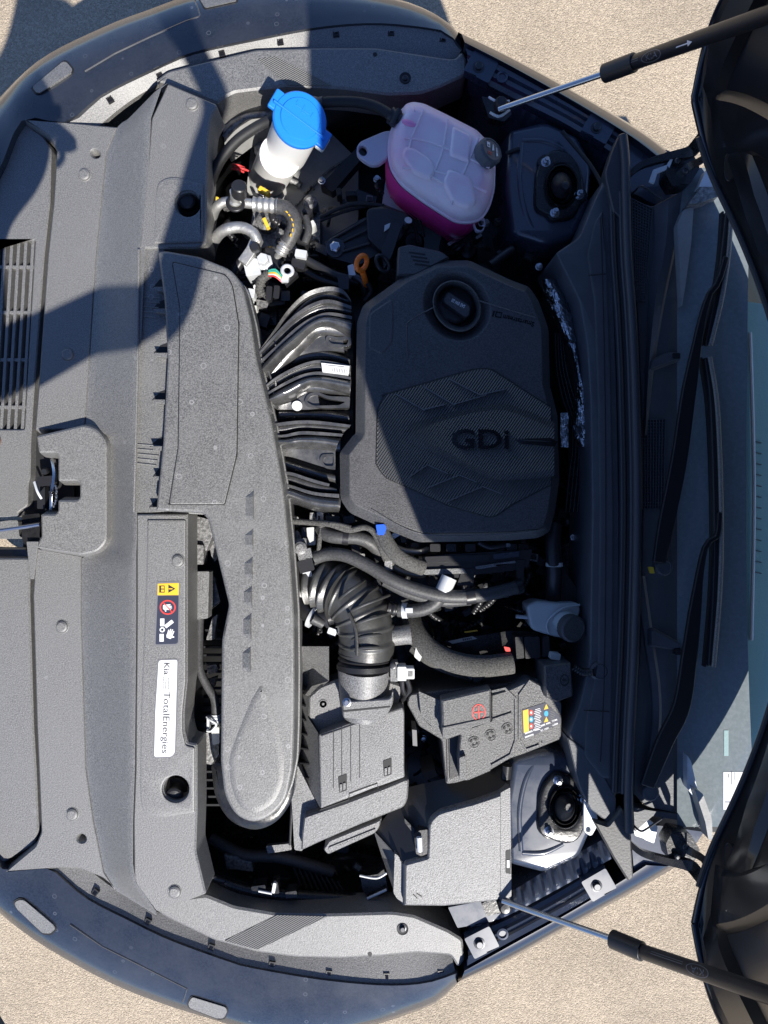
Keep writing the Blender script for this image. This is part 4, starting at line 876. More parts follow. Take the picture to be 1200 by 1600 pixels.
# lower lip with its front apron
obj('lower_case', MB().stack(rc([(475, 1276, 3), (540, 1254, 4), (598, 1232, 3), (634, 1217, 3), (639, 1219, 4), (637, 1250, 6), (631, 1262, 6), (560, 1290, 4), (500, 1316, 4), (470, 1330, 4), (472, 1300, 3)], 3), .885, [(-.003, .885), (0, .881), (.001, .7)]), 'box_plastic', ab, .001)
obj('end_wall', MB().stack(rc([(462, 1190, 2), (500, 1265, 2), (475, 1280, 2), (473, 1330, 4), (460, 1328, 3), (455, 1240, 3)], 3), .862, [(0, .862), (0, .7)]), 'box_plastic', ab, .002)
cs = obj('clip_tray', MB().stack(rc([(505, 1327, 4), (515, 1313, 4), (590, 1283, 3), (597, 1278, 3), (592, 1295, 4), (585, 1303, 4), (512, 1336, 4)], 4), .86, [(-.002, .86), (0, .857), (0, .80)]), 'box_plastic', ab)
obj('tray_panel', MB().stack(rc([(513, 1323), (588, 1293), (584, 1300), (514, 1332)], 3), .86, [(-.001, .8625), (0, .8605)]), 'box_plastic', cs)
for i in range(15): obj('embossed_mark', MB().prism(rect(525+i*3.7, 1325-i*1.55, 1.6+(i % 3)*.5, 3+(i % 2), -23), .8632, .86), 'box_plastic', cs)
for x in (521, 534, 548, 562):
    obj('lid_rib', MB().ribbon([(x, 1140-(x-521)*.30, AZ+.0004), (x, 1232-(x-521)*.4, AZ+.0004)], 1.3, .002, smooth=False), 'satin_black', ab)
obj('lid_seam', MB().ribbon([(628, 1106, AZ+.0006), (545, 1135, AZ+.0006), (502, 1150, AZ+.0006)], 1.2, .002, smooth=False), 'satin_black', ab)
obj('lid_seam', MB().ribbon([(500, 1266, AZ-.003), (545, 1250, AZ+.001), (546, 1240, AZ+.001), (590, 1224, AZ+.001), (591, 1232, AZ+.001)], 1.5, .003, smooth=False), 'matt_black', ab)
for x, y in ((535, 1221), (605, 1196)):
    w = obj('clip_window', MB().prism(rc([(x-7, y-7), (x+7, y-12), (x+7, y+14), (x-5, y+18)], 2), AZ+.0008, AZ-.01), 'matt_black', ab)
    obj('clip', MB().prism(rc([(x-4, y+5), (x-.5, y+4), (x-.5, y+15), (x-4, y+16)], 1), AZ+.003, AZ-.01), 'box_plastic', w, .0008)
    obj('clip', MB().prism(rc([(x+1.5, y+3), (x+5, y+2), (x+5, y+12), (x+1.5, y+14)], 1), AZ+.003, AZ-.01), 'box_plastic', w, .0008)
# ribbed lower side
for i in range(9):
    y = 1072 + i*24
    obj('side_rib', MB().ribbon([(461, y, .84), (476+min(i, 7)*1.5, y+9-i*1.4, .86)], 2.4, .06, smooth=False), 'satin_black', ab)
obj('side_rail', MB().tube([(461, 1050, .85), (459, 1180, .85), (453, 1320, .85)], 2.2, n=8), 'satin_black', ab)
obj('box_core', MB().prism([(466, 1080), (560, 1060), (628, 1080), (630, 1250), (480, 1320), (466, 1200)], .80, .55), 'matt_black', ab)

# ------------------------------------------------------------------ battery
bt = part('battery', 'grained battery with a red plus sign and warning label')
BZ = .93
obj('battery_case', MB().stack(rc([(655, 1135, 4), (690, 1156, 4), (697, 1226, 5), (712, 1224, 3), (730, 1219, 3), (768, 1203, 3), (796, 1186, 3), (820, 1178, 3), (845, 1168, 3), (877, 1155, 4), (878, 1100, 4), (850, 1060, 4), (640, 1085, 5), (636, 1100, 4)], 4), .895, [(-.002, .895), (0, .892), (0, .70)]), 'battery_plastic', bt)
def tilt_z(x, y): return BZ + (x-760)*.00003
obj('top_cover', MB().stack(rc([(690, 1152, 3), (768, 1126, 2), (768, 1086, 2), (800, 1076, 5), (829, 1062, 4), (858, 1078, 3), (878, 1098, 3), (877, 1152, 3), (847, 1163, 3), (846, 1158, 1), (842, 1160, 1), (843, 1168, 3), (818, 1177, 8), (808, 1172, 3), (797, 1186, 3), (767, 1201, 3), (767, 1205, 2), (731, 1220, 3), (718, 1219, 2), (716, 1185, 2), (720, 1148, 2), (696, 1157, 3)], 3), BZ, [(-.002, BZ), (0, BZ-.0025), (0, BZ-.05)]), 'battery_plastic', bt)
pc = obj('terminal_cover', MB().stack(rc([(690, 1094, 3), (767, 1076, 3), (767, 1129, 3), (738, 1137, 2), (735, 1144, 2), (700, 1150, 3), (692, 1152, 4)], 3), BZ+.014, [(-.003, BZ+.014), (0, BZ+.011), (.001, BZ-.02)]), 'battery_plastic', bt)
obj('cover_lip', MB().stack([(691, 1136), (766, 1120), (766, 1128), (737, 1136), (734, 1142), (691, 1153)], BZ+.0145, [(0, BZ+.0165), (0, BZ+.01)]), 'battery_plastic', pc, .0015)
obj('cover_side', MB().stack(rc([(654, 1080, 3), (688, 1095, 2), (690, 1152, 3), (658, 1120, 3)], 2), .91, [(0, .91), (0, .88)]), 'battery_plastic', pc, .002)
obj('plus_ring', MB().prism(ell(748, 1113, 10.6, 13, 32), BZ+.0148, BZ+.013, holes=[ell(748, 1113, 9, 11.3, 32)]), 'print_red', pc)
for w, h in ((14, 2), (2, 20)): obj('plus_bar', MB().prism(rect(748, 1113, w, h, -4), BZ+.0149+h*.00001, BZ+.013), 'print_red', pc)
for x, y in ((741, 1160), (767, 1149), (793, 1139)):
    c = obj('cell_cap', MB().lathe((x, y, BZ), [(9.5, 0), (9.5, .0012), (8, .0014), (7.6, .0004), (6.2, .0004), (6, .0014), (3.6, .0014), (3.4, .0003), (.1, .0003)], 28), 'battery_plastic', bt, ang=30)
    for k in range(4): a = k*90+20; obj('cap_slot', MB().prism(rect(x+5*math.cos(math.radians(a)), y+5*math.sin(math.radians(a)), 3, 4, a), BZ+.0018, BZ), 'matt_black', c)
def hexline(P, par=bt): obj('case_rib', MB().ribbon([(x, y, BZ+.0028) for x, y in P], 4.2, .003, smooth=False), 'battery_plastic', par, .0008)
hexline([(768, 1081), (789, 1076), (806, 1092), (806, 1158), (798, 1180), (768, 1197)]); hexline([(829, 1063), (812, 1086), (812, 1155), (822, 1172), (843, 1165)])
hexline([(770, 1125), (800, 1115)]); 
obj('end_seam', MB().ribbon([(698, 1156, .8965), (699, 1222, .8965)], 1.4, .002, smooth=False), 'matt_black', bt)
obj('dark_window', MB().prism([(701, 1155), (719, 1149), (717, 1212), (703, 1218)], .898, .89), 'satin_black', bt)
obj('handle_tab', MB().prism(rc([(718, 1184), (728, 1181), (730, 1219), (718, 1218)], 2), BZ+.010, BZ-.02), 'battery_plastic', bt, .002)
bl = obj('warning_label', MB().prism([(816, 1109), (852, 1098), (876, 1120), (876, 1130), (820, 1155), (817, 1152)], BZ+.0008, BZ), 'label_dark', bt)
obj('yellow_strip', MB().prism([(817, 1110.5), (825.5, 1108), (826.5, 1142), (818.5, 1145.5)], BZ+.0012, BZ), 'label_yellow', bl)
for k in range(3):
    obj('symbol', MB().prism(ell(830, 1113.5+k*10.6, 3.2, 4.4, 18), BZ+.0012, BZ), ('print_red', 'print_blue', 'print_red')[k], bl)
    obj('symbol_mark', MB().prism(ell(830, 1113.5+k*10.6, 1.3, 1.8, 12), BZ+.0015, BZ), 'print_white', bl)
for k in range(3):
    x, y = 853.5, 1105+k*10
    if k == 1: obj('symbol', MB().prism(ell(x, y, 3.2, 4.4, 18), BZ+.0012, BZ), 'print_blue', bl)
    else: obj('symbol', MB().prism([(x, y-5), (x-3.6, y+4), (x+3.4, y+2)], BZ+.0012, BZ), 'print_black' if 0 else 'label_yellow', bl)
for k in range(13):
    obj('print_line', MB().prism(rect(840, 1108+k*2.7, 8+(k % 3)*2, .9, -17), BZ+.0012, BZ), 'print_white', bl)
    if k < 9: obj('print_line', MB().prism(rect(863, 1108+k*2.7+3, 6+(k % 4), .8, -17), BZ+.0012, BZ), 'print_grey', bl)
for x0, y0, n_ in ((821, 1146, 7), (834, 1141, 5), (821, 1152, 8), (846, 1134, 4), (854, 1131, 4), (863, 1127, 5), (864, 1133, 5)):
    for i in range(n_): obj('small_print', MB().prism(rect(x0+i*1.7, y0-i*.62, 1.1, 2.6, -20), BZ+.0012, BZ), 'print_white', bl)
txt('lettering', 'RC 130M', 851, 1139.5, BZ+.0012, 13, 3.2, 20, 'print_white', bl)
obj('hold_down', MB().tube([(792, 1196, .88), (790, 1216, .88)], 8, n=16), 'satin_black', bt); obj('hold_down_bolt', MB().tube([(780, 1221, .86), (793, 1214, .86)], 5, n=12), 'steel', bt)
obj('spec_label', MB().prism(rc([(644, 1140), (651, 1141), (652, 1166), (645, 1165)], .5), .86, .80), 'print_grey', bt)
obj('spec_label', MB().prism([(659, 1208), (680, 1203), (684, 1212), (667, 1219)], .80, .70), 'print_grey', bt)
tb = obj('terminal_block', MB().stack(rc([(850, 1040, 3), (893, 1036, 3), (896, 1088, 3), (870, 1098, 3), (852, 1090, 3)], 3), .95, [(-.003, .95), (0, .946), (.001, .88)]), 'cover_plastic', bt)
obj('minus_ring', MB().prism(ell(882, 1063, 7, 9, 26), .9508, .949, holes=[ell(882, 1063, 5.6, 7.6, 26)]), 'satin_black', tb)
obj('minus_bar', MB().prism(rect(882, 1063, 8, 1.6), .9508, .949), 'satin_black', tb)

# ------------------------------------------------------------------ fuse and relay box
fx = part('fuse_box', 'large grained fuse box cover at the wing')
obj('box_cover', MB().stack(rc([(632, 1350, 4), (668, 1340, 5), (668, 1336, 2), (670, 1285, 12), (684, 1270, 14), (740, 1255, 6), (785, 1240, 6), (796, 1231, 4), (797, 1300, 4), (796, 1398, 4), (780, 1408, 6), (693, 1417, 4), (631, 1416, 3)], 5), .915, [(-.004, .915), (-.0005, .912), (.0008, .905), (.002, .84)]), 'box_plastic', fx, ang=40)
obj('cover_shoulder', MB().stack(rc([(782, 1238), (797, 1230), (799, 1400), (782, 1408)], 2), .9145, [(0, .9162), (.001, .90)]), 'box_plastic', fx, .002)
obj('side_flap', MB().stack(rc([(616, 1333, 3), (621, 1335, 2), (633, 1350, 2), (631, 1412, 2), (620, 1405, 4), (614, 1395, 4)], 2), .895, [(-.001, .895), (0, .893), (0, .82)]), 'box_plastic', fx)
obj('shaded_lid', MB().add([W(638, 1230, .86), W(700, 1215, .86), W(797, 1190, .86), W(797, 1240, .905), W(740, 1256, .905), W(684, 1270, .905), W(670, 1290, .905), W(668, 1338, .905), W(632, 1352, .905), W(584, 1300, .84)],
      [(0, 1, 4, 5), (1, 2, 3, 4), (0, 5, 6, 7), (0, 7, 8, 9)]), 'satin_black', fx, ang=60)  # black here paints in the shade on the slope turned from the sun
obj('lower_skirt', MB().add([W(584, 1298, .845), W(632, 1350, .905), W(632, 1416, .905), W(620, 1405, .85), W(597, 1340, .80)], [(0, 1, 2, 3, 4)]), 'box_plastic', fx, smooth=False)
ck = obj('latch_clip', MB().prism(rc([(648, 1310), (654, 1298), (668, 1296), (668, 1334), (658, 1338), (650, 1334)], 2), .91, .86), 'satin_black', fx, .0015)
obj('latch_pin', MB().tube([(655, 1308, .915), (656, 1330, .915)], 4.6, n=14), 'bright_metal', ck)
obj('latch_seat', MB().prism([(631, 1277), (655, 1302), (648, 1306), (632, 1286)], .89, .88), 'gloss_black', fx, .001)
obj('side_catch', MB().prism(rc([(790, 1330), (798, 1327), (798, 1366), (790, 1364)], 1.5), .9168, .90), 'matt_black', fx); obj('catch_tab', MB().prism(rect(794, 1350, 4, 12), .918, .90), 'bright_metal', fx)
lb = [(646, 1398), (652, 1404), (650, 1406.5), (656, 1401), (661, 1396), (655, 1397.5)]
obj('bolt_mark', MB().ribbon([(646, 1397.5, .9156), (652, 1404, .9156), (651, 1396, .9156), (659, 1401, .9156)], 1.8, .001, smooth=False), 'matt_black', fx)
# ------------------------------------------------------------------ brake fluid reservoir
bk = part('brake_reservoir', 'pale brake fluid reservoir with a round black cap')
obj('tank_body', MB().stack(rc([(823, 946, 6), (840, 938, 6), (870, 942, 6), (905, 942, 6), (908, 955, 5), (890, 1000, 5), (860, 994, 5), (830, 984, 8)], 5), .90, [(-.004, .90), (-.001, .898), (0, .892), (-.003, .83)]), 'brake_plastic', bk, ang=50)
obj('seam', MB().tube([(906, 945, .903), (880, 950, .905), (860, 965, .905), (854, 978, .905), (858, 990, .903)], 1.8, n=8), 'brake_plastic', bk)
bka = (.30, -.12, 1)
obj('neck', MB().lathe(tuple(W(876, 968, .89)), [(.019, 0), (.0205, .002), (.0205, .03)], 28, (.5, -.25, 1), raw=True), 'brake_plastic', bk)
obj('cap', MB().lathe(tuple(W(888, 979, .915)), [(.0215, 0), (.0245, .002), (.0245, .017), (.0225, .019), (.020, .0195), (.0195, .0185), (.0003, .0185)], 48, bka, raw=True, sq=(24, .012)), 'cover_plastic', bk, ang=35)
obj('level_pin', MB().tube([(806, 963, .88), (835, 966, .88)], 3, n=8), 'brake_plastic', bk)
# ------------------------------------------------------------------ strut towers
def tower(cx, cy, sgn, lab):
    t = part('strut_tower', lab)
    P = [(793, 205, 10), (850, 190, 8), (905, 215, 10), (925, 260, 12), (918, 330, 14), (895, 375, 16), (850, 385, 14), (800, 370, 10), (788, 300, 8)]
    if sgn < 0: P = [(x + (0 if y < 300 else 0), 1262 - (y-292)*1.0, r) for x, y, r in P]
    obj('tower_top', MB().stack(rc(P, 8), .872, [(-.012, .880), (-.004, .876), (0, .868), (.01, .80), (.02, .6)]), 'inner_paint', t, ang=50)
    Y = lambda y: cy + (y-292)*sgn
    obj('pressed_rib', MB().tube([(814, Y(225), .879), (812, Y(290), .880), (825, Y(345), .879), (850, Y(378), .872)], 4, n=10, flat=.7), 'inner_paint', t)
    obj('pressed_rib', MB().tube([(816, Y(222), .879), (850, Y(222), .880), (880, Y(236), .878)], 4, n=10, flat=.7), 'inner_paint', t)
    rg = [(-38, 34), (-26, 44), (0, 54), (22, 48), (34, 25), (36, 0), (32, -24), (14, -48), (-8, -54), (-26, -42), (-36, -20), (-38, 0)]
    obj('mount_plate', MB().stack(sm([(cx + x, cy + y) for x, y in rg], 44), .885, [(-.004, .893), (-.001, .891), (0, .888), (.003, .872)], holes=[ell(cx+3, cy, 22, 30, 30)]), 'gloss_black', t, ang=50)
    for r1, h in (((24, 32), .900), ((19, 26), .897)):
        obj('mount_ring', MB().loft([[W(*p, h+dz) for p in ell(cx+4, cy, r1[0]+dr, r1[1]+dr, 40)] for dr, dz in ((-1.5, -.02), (-1.5, 0), (0, .003), (1.8, 0), (1.8, -.02))], closed=True), 'gloss_black', t, ang=60)
    obj('mount_cup', MB().prism(ell(cx+4, cy, 22, 30, 30), .876, .87), 'matt_black', t)
    cp = obj('dust_cap', MB().loft([[W(*p, z) for p in ell(cx+x0, cy, rx, ry, 36)] for x0, rx, ry, z in ((3, 16, 21, .878), (3, 16, 21, .90), (4, 15, 19.5, .906), (7, 11, 13, .916), (9, 7, 8, .924), (10, 6, 7, .930), (10, 5, 6, .9315), (10, .3, .3, .9315))], closed=True), 'satin_black', t, ang=50)
    for x, y in ((-22, -35), (30, 16), (-8, 44)):
        n = obj('nut', MB().lathe((cx+x, cy+y*sgn, .889), [(7.5, 0), (7.5, .004), (5.2, .0045), (5.2, .012), (3.2, .0125), (3, .019), (.1, .019)], 6 if 0 else 12), 'steel', t, ang=30)
        obj('lug', MB().lathe((cx+x, cy+y*sgn, .884), [(13, 0), (12, .005), (9, .006)], 20), 'gloss_black', t, ang=50)
    return t
tower(874, 290, 1, 'dark blue strut tower beside the coolant tank')
tower(879, 1262, -1, 'blue-grey strut tower beside the fuse box')
def T(name, pts, r, mt, par=None, n=14, **k): return obj(name, MB().tube(pts, r, n=n, **k), mt, par or car, ang=60)
def PR(name, pts, z, t, mt, par=None, bev=.001, r=2): return obj(name, MB().prism(rc(pts, r), z, z-t), mt, par or car, bev)
def torus(name, c, R, r, axis, mt, par, sy=1.0, n=32):
    A = Vector(axis).normalized(); U = A.orthogonal().normalized(); V = A.cross(U); P = W(*c)
    pts = [P + U*math.cos(2*math.pi*i/n)*R*mpp(c[2]) + V*math.sin(2*math.pi*i/n)*R*sy*mpp(c[2]) for i in range(n)]
    rows = []
    for k in range(10):
        a = 2*math.pi*k/10; row_ = []
        for p in pts:
            d = (p - P).normalized(); row_.append(p + (d*math.cos(a) + A*math.sin(a))*r*mpp(c[2]))
        rows.append(row_)
    rows.append(rows[0]); return obj(name, MB().loft(rows, closed=True), mt, par, ang=70)
# ------------------------------------------------------------------ things around the washer filler: refrigerant lines, plugs, wiring
PR('side_apron', [(345, 168), (400, 146), (497, 146), (497, 190), (400, 200), (352, 236)], .80, .05, 'primer_grey', car, .01, 6)
T('side_apron_fold', [(350, 215, .81), (372, 192, .815), (400, 180, .815), (497, 178, .815)], 5, 'cast_metal', car)
PR('floor_panel', [(395, 196), (497, 188), (560, 250), (560, 400), (497, 415), (450, 400), (420, 320), (385, 300)], .70, .05, 'primer_grey', car, .004, 6)
T('panel_fold', [(462, 322, .71), (512, 268, .71), (560, 240, .71)], 2, 'cast_metal'); T('panel_fold', [(400, 230, .72), (420, 260, .72), (470, 290, .71)], 5, 'cast_metal')
PR('panel_bracket', [(396, 212), (428, 205), (430, 225), (405, 245), (398, 240)], .75, .03, 'cast_metal')
PR('panel_bracket', [(500, 290), (560, 228), (572, 240), (520, 300)], .77, .03, 'satin_black')
ac = part('air_conditioning_lines', 'bare metal refrigerant lines with ribbed crimps')
T('hose', [(322, 350, .84), (326, 300, .86), (340, 258, .88), (368, 222, .89), (402, 198, .89), (428, 186, .88)], 8, 'rubber', car)
T('pipe', [(330, 380, .80), (331, 345, .85), (340, 322, .88), (358, 315, .885), (398, 319, .885)], 7.5, 'aluminium', ac)
T('crimp', [(396, 319, .885), (434, 322, .885)], 12, 'aluminium', ac, n=22, corr=(4, .14))
T('flexible_hose', [(430, 322, .885), (448, 326, .885), (460, 342, .885), (458, 362, .88), (446, 384, .87)], 11.5, 'grey_rubber', ac, n=18)
T('crimp', [(448, 378, .875), (438, 396, .865)], 11, 'aluminium', ac, n=20, corr=(3, .14)); T('pipe_end', [(438, 394, .865), (431, 406, .85)], 6, 'aluminium', ac)
for i, (x, y, a) in enumerate(((448, 331, -40), (452, 336, -50), (456, 343, -65), (458, 351, -80), (457, 359, -95), (454, 367, -110))):
    obj('hose_print', MB().prism(rect(x, y, 4, 1.6, -a), .8985, .893), 'label_yellow', ac)
pv = obj('service_port', MB().lathe((368, 318, .885), [(11, 0), (11, .008), (8, .01), (8.5, .03)], 24, (.18, .35, 1)), 'aluminium', ac)
obj('port_cap', MB().lathe((374, 304, .912), [(12, 0), (12.5, .003), (12, .022), (10.5, .024), (.1, .0235)], 26, (.18, .3, 1)), 'satin_black', pv)
torus('port_collar', (368, 318, .895), 12, 3, (.1, .2, 1), 'satin_black', pv)
T('pipe', [(326, 410, .80), (334, 378, .86), (350, 360, .89), (376, 355, .895), (396, 364, .895), (402, 378, .89)], 8.5, 'aluminium', ac, n=16)
obj('flat_link', MB().ribbon([(402, 368, .893), (392, 390, .893), (378, 410, .89)], 17, .02, smooth=False), 'aluminium', ac, .002)
PR('coupling_block', [(378, 402), (402, 404), (408, 428), (385, 432)], .88, .06, 'bright_metal', ac, .003)
T('black_pipe', [(378, 406, .87), (365, 428, .86)], 7, 'satin_black', ac)
obj('bolt_head', MB().lathe((401, 392, .88), [(8, 0), (8, .02), (6, .024), (.1, .024)], 14), 'dark_steel', ac)
for x, y, w, h, r, z in ((412, 297, 18, 8, -30, .86), (415, 347, 6, 16, 25, .86), (336, 310, 10, 8, -20, .80)): obj('yellow_clip', MB().prism(rect(x, y, w, h, -r), z, z-.015), 'yellow', ac, .0015)
cm = part('compressor', 'cast metal compressor body deep beside the radiator')
PR('housing', [(395, 330), (440, 330), (470, 400), (440, 430), (385, 400)], .77, .1, 'cast_metal', cm, .006, 5)
PR('housing', [(470, 330), (500, 330), (500, 400), (480, 400)], .76, .1, 'cast_metal', cm, .006, 5)
obj('boss', MB().lathe((418, 350, .77), [(16, 0), (15, .02), (8, .024), (7, .02), (.1, .02)], 20), 'cast_metal', cm)
obj('boss', MB().lathe((487, 325, .76), [(12, 0), (11, .03), (6, .034), (.1, .03)], 20), 'cast_metal', cm)
obj('bolt', MB().lathe((414, 412, .86), [(14, 0), (14, .01), (9, .012), (9, .03), (.1, .03)], 6), 'bright_metal', cm, .001)
obj('pulley', MB().lathe((422, 408, .85), [(22, 0), (22, .006), (18, .01), (6, .01)], 24), 'gloss_black', cm)
wr = part('wiring_harness', 'taped wiring with pale plugs beside the manifold')
T('corrugated_sleeve', [(420, 428, .87), (410, 436, .87), (405, 450, .865), (410, 464, .86)], 7.5, 'tape', wr, corr=(9, .12))
for i, (c, dy) in enumerate((('wire_red', 3), ('wire_white', 1), ('label_yellow', -1), ('wire_green', -3), ('wire_green', -5))): T('wire', [(420, 428+dy, .878), (430, 428+dy*1.4, .885), (440, 437+dy, .88)], 1.5, c, wr, n=6)
torus('plug_ring', (449, 423, .885), 8, 3, (.2, .1, 1), 'bright_metal', wr); PR('plug', [(440, 432), (458, 420), (466, 428), (446, 446)], .876, .03, 'satin_black', wr); PR('plug_face', [(442, 428), (452, 430), (450, 440), (438, 440)], .884, .01, 'bright_metal', wr)
for x, y, w, h, r, z, m_ in ((475, 370, 16, 24, 20, .86, 'satin_black'), (470, 396, 18, 12, 10, .87, 'bright_metal'), (466, 412, 22, 14, 15, .86, 'satin_black'), (484, 352, 18, 10, -30, .83, 'dull_white'), (450, 400, 20, 16, 0, .84, 'satin_black'),
      (420, 458, 9, 22, 5, .86, 'satin_black'), (432, 456, 9, 20, 5, .86, 'satin_black'), (446, 462, 14, 16, 0, .85, 'gloss_black'), (392, 458, 12, 14, 10, .86, 'bright_metal'), (399, 448, 6, 6, 0, .87, 'print_white'), (408, 474, 22, 10, 10, .84, 'cast_metal'),
      (412, 500, 16, 20, 20, .83, 'satin_black'), (420, 493, 24, 30, 0, .80, 'gloss_black'), (396, 478, 10, 14, 0, .84, 'dull_white'), (432, 472, 26, 10, -8, .84, 'satin_black')):
    PR('connector', rect(x, y, w, h, r), z, .03, m_, wr, .0015)
for x, y in ((372, 258), (374, 262), (371, 265), (378, 263)): T('wire', [(x-9, y-1, .84), (x, y, .85), (x+10, y+4, .84)], 1.5, random.choice(['wire_red', 'wire_white']), wr, n=6)
T('cable', [(478, 340, .86), (482, 360, .87), (476, 380, .87)], 6, 'grey_rubber', wr); T('cable', [(474, 404, .85), (500, 418, .85), (530, 432, .86), (560, 440, .86)], 7, 'satin_black', wr); T('cable', [(470, 420, .84), (500, 436, .84), (535, 446, .85)], 6, 'satin_black', wr)
T('cable', [(500, 340, .84), (530, 325, .85), (560, 318, .85), (600, 322, .85)], 3.5, 'rubber', wr); T('cable', [(500, 345, .84), (540, 330, .84), (575, 322, .84)], 2.5, 'rubber', wr)
T('cable', [(640, 330, .84), (655, 345, .84), (662, 370, .84)], 2.5, 'rubber', wr); T('cable', [(632, 335, .84), (648, 355, .84), (652, 380, .84)], 2.5, 'rubber', wr)
# ------------------------------------------------------------------ engine mount and dipstick
em = part('engine_mount', 'dark engine mount arm with a large bolt')
PR('mount_arm', [(506, 380), (520, 368), (572, 338), (585, 345), (598, 392), (560, 415), (515, 402)], .86, .05, 'satin_black', em, .004, 6)
for p in ([(515, 376, .862), (572, 343, .868)], [(520, 398, .862), (585, 378, .868)], [(535, 378, .862), (576, 358, .868)]): T('web', p, 2.2, 'satin_black', em)
obj('washer', MB().lathe((524, 388, .86), [(15, 0), (15, .004), (12, .006)], 22), 'dark_steel', em); obj('bolt', MB().lathe((524, 388, .865), [(9, 0), (9, .010), (6, .012), (.1, .012)], 6), 'steel', em, .001)
obj('mount_housing', MB().stack(rc([(572, 325, 8), (600, 320, 6), (640, 332, 6), (630, 370, 6), (598, 395, 8), (574, 372, 6)], 6), .885, [(-.006, .885), (-.001, .882), (0, .875), (0, .80)]), 'satin_black', em, ang=50)
PR('mount_bracket', [(596, 390), (612, 350), (622, 345), (628, 352), (612, 400), (600, 420)], .90, .03, 'satin_black', em, .002)
obj('stud', MB().tube([(634, 356, .89), (638, 344, .91)], 6, n=12), 'steel', em); torus('bush', (598, 412, .905), 9, 3.5, (.5, -.2, 1), 'satin_black', em, 1.5)
obj('paper_tag', MB().prism([(601, 352), (610, 348), (608, 356), (600, 362)], .89, .888), 'dull_white', em)
dk = part('dipstick', 'orange ring handle of the oil dipstick')
torus('ring_handle', (565, 411, .93), 10.5, 4, (.9, -.35, .6), 'orange', dk, 1.25)
T('stem', [(566, 424, .92), (570, 436, .90), (572, 448, .87)], 4.5, 'orange', dk); PR('bracket', [(543, 415), (552, 412), (556, 430), (545, 430)], .89, .02, 'bright_metal', dk)
PR('bracket', [(527, 432), (545, 428), (545, 452), (530, 452)], .905, .03, 'satin_black', dk); T('tube', [(552, 432, .88), (566, 440, .88), (572, 460, .86)], 6, 'dark_steel', dk)
T('cable', [(572, 440, .89), (580, 455, .88), (570, 470, .87)], 4, 'rubber', dk)
# ------------------------------------------------------------------ firewall side: foil shield, fuel lines, vacuum hose
hs = part('heat_shield', 'crumpled silver foil heat shield at the bulkhead')
m_ = MB(); rows_ = []
for i in range(40):
    t = i/39; cx = 858 + 58*t - 22*math.sin(math.pi*t)*0 ; cy = 436 + 262*t; w = 12 + 6*math.sin(t*9); r_ = []
    for j in range(9):
        u = j/8 - .5; r_.append(W(cx + u*2*w + 14*math.sin(math.pi*t), cy, .905 - .02*(2*u)**2 + random.uniform(-.0035, .0035)))
    rows_.append(r_)
obj('foil', m_.loft(rows_), 'chrome_foil', hs, ang=25)
obj('foil', MB().loft([[W(876+i*3+random.uniform(-1, 1), 645+j*9, .89+random.uniform(-.004, .004)) for i in range(5)] for j in range(7)]), 'chrome_foil', hs, ang=25)
fl_ = part('fuel_lines', 'black pipes running along the bulkhead')
for dx, z in ((0, .86), (6, .865), (12, .87), (18, .865)): T('line', [(868+dx*.6, 520, z), (870+dx*.8, 575, z), (880+dx, 625, z), (893+dx*.7, 660, z), (895+dx*.8, 700, z), (890+dx, 740, z), (884+dx, 800, z)], 2.2, 'gloss_black', fl_, n=8)
T('vacuum_hose', [(866, 820, .88), (864, 850, .89), (866, 890, .89), (864, 935, .86)], 12, 'satin_black', car, n=18)
T('hose_band', [(866, 879, .89), (866, 885, .89)], 13.5, 'dull_white', car, n=20)
PR('servo_cover', [(874, 890), (885, 895), (905, 925), (908, 942), (880, 945), (872, 930)], .86, .06, 'satin_black', car, .008, 5)
obj('brake_servo', MB().lathe((900, 900, .70), [(70, 0), (70, .06), (55, .09), (.1, .10)], 40), 'gloss_black', car, ang=50)
T('bulkhead_hose', [(896, 1042, .93), (910, 1050, .935), (928, 1050, .945)], 7, 'satin_black', car, corr=(8, .14))
obj('grommet', MB().lathe((935, 1048, .94), [(15, 0), (15, .006), (11, .009), (9, .004)], 26), 'seal_rubber', car, ang=50)
PR('connector', rect(868, 1026, 16, 10, 8), .92, .02, 'dull_white', car)
# ------------------------------------------------------------------ hoses and looms below the engine cover
hl = part('coolant_hoses', 'grey coolant hoses sweeping below the engine cover')
T('hose', [(503, 825, .89), (510, 835, .90), (530, 839, .905), (560, 840, .905), (582, 850, .90), (596, 868, .88)], 11, 'grey_rubber', hl, n=20)
T('hose_band', [(536, 839, .905), (545, 840, .905)], 12.2, 'satin_black', hl, n=20)
T('hose', [(492, 872, .895), (512, 866, .90), (540, 868, .91), (575, 884, .915), (610, 905, .92), (650, 921, .92), (700, 932, .92), (760, 929, .915), (812, 916, .905)], 10.5, 'grey_rubber', hl, n=20)
T('hose', [(600, 908, .905), (640, 928, .905), (690, 940, .905), (735, 938, .90)], 8, 'grey_rubber', hl, n=16)
T('hose_band', [(728, 933, .917), (742, 931, .917)], 12.5, 'satin_black', hl, n=20); T('hose_band', [(806, 918, .907), (814, 915, .905)], 12, 'satin_black', hl, n=20)
T('metal_pipe', [(610, 850, .885), (632, 860, .89), (655, 862, .89), (668, 858, .88)], 4.5, 'aluminium', hl); T('metal_pipe', [(605, 872, .88), (622, 890, .88), (650, 898, .88), (664, 897, .88)], 5, 'aluminium', hl)
lm = part('taped_loom', 'grey cloth taped cable loom with a blue tape end')
T('branch', [(450, 814, .895), (480, 816, .90), (515, 819, .915), (545, 828, .92), (570, 824, .92), (584, 832, .92), (594, 852, .92), (607, 872, .915)], 4.8, 'tape', lm)
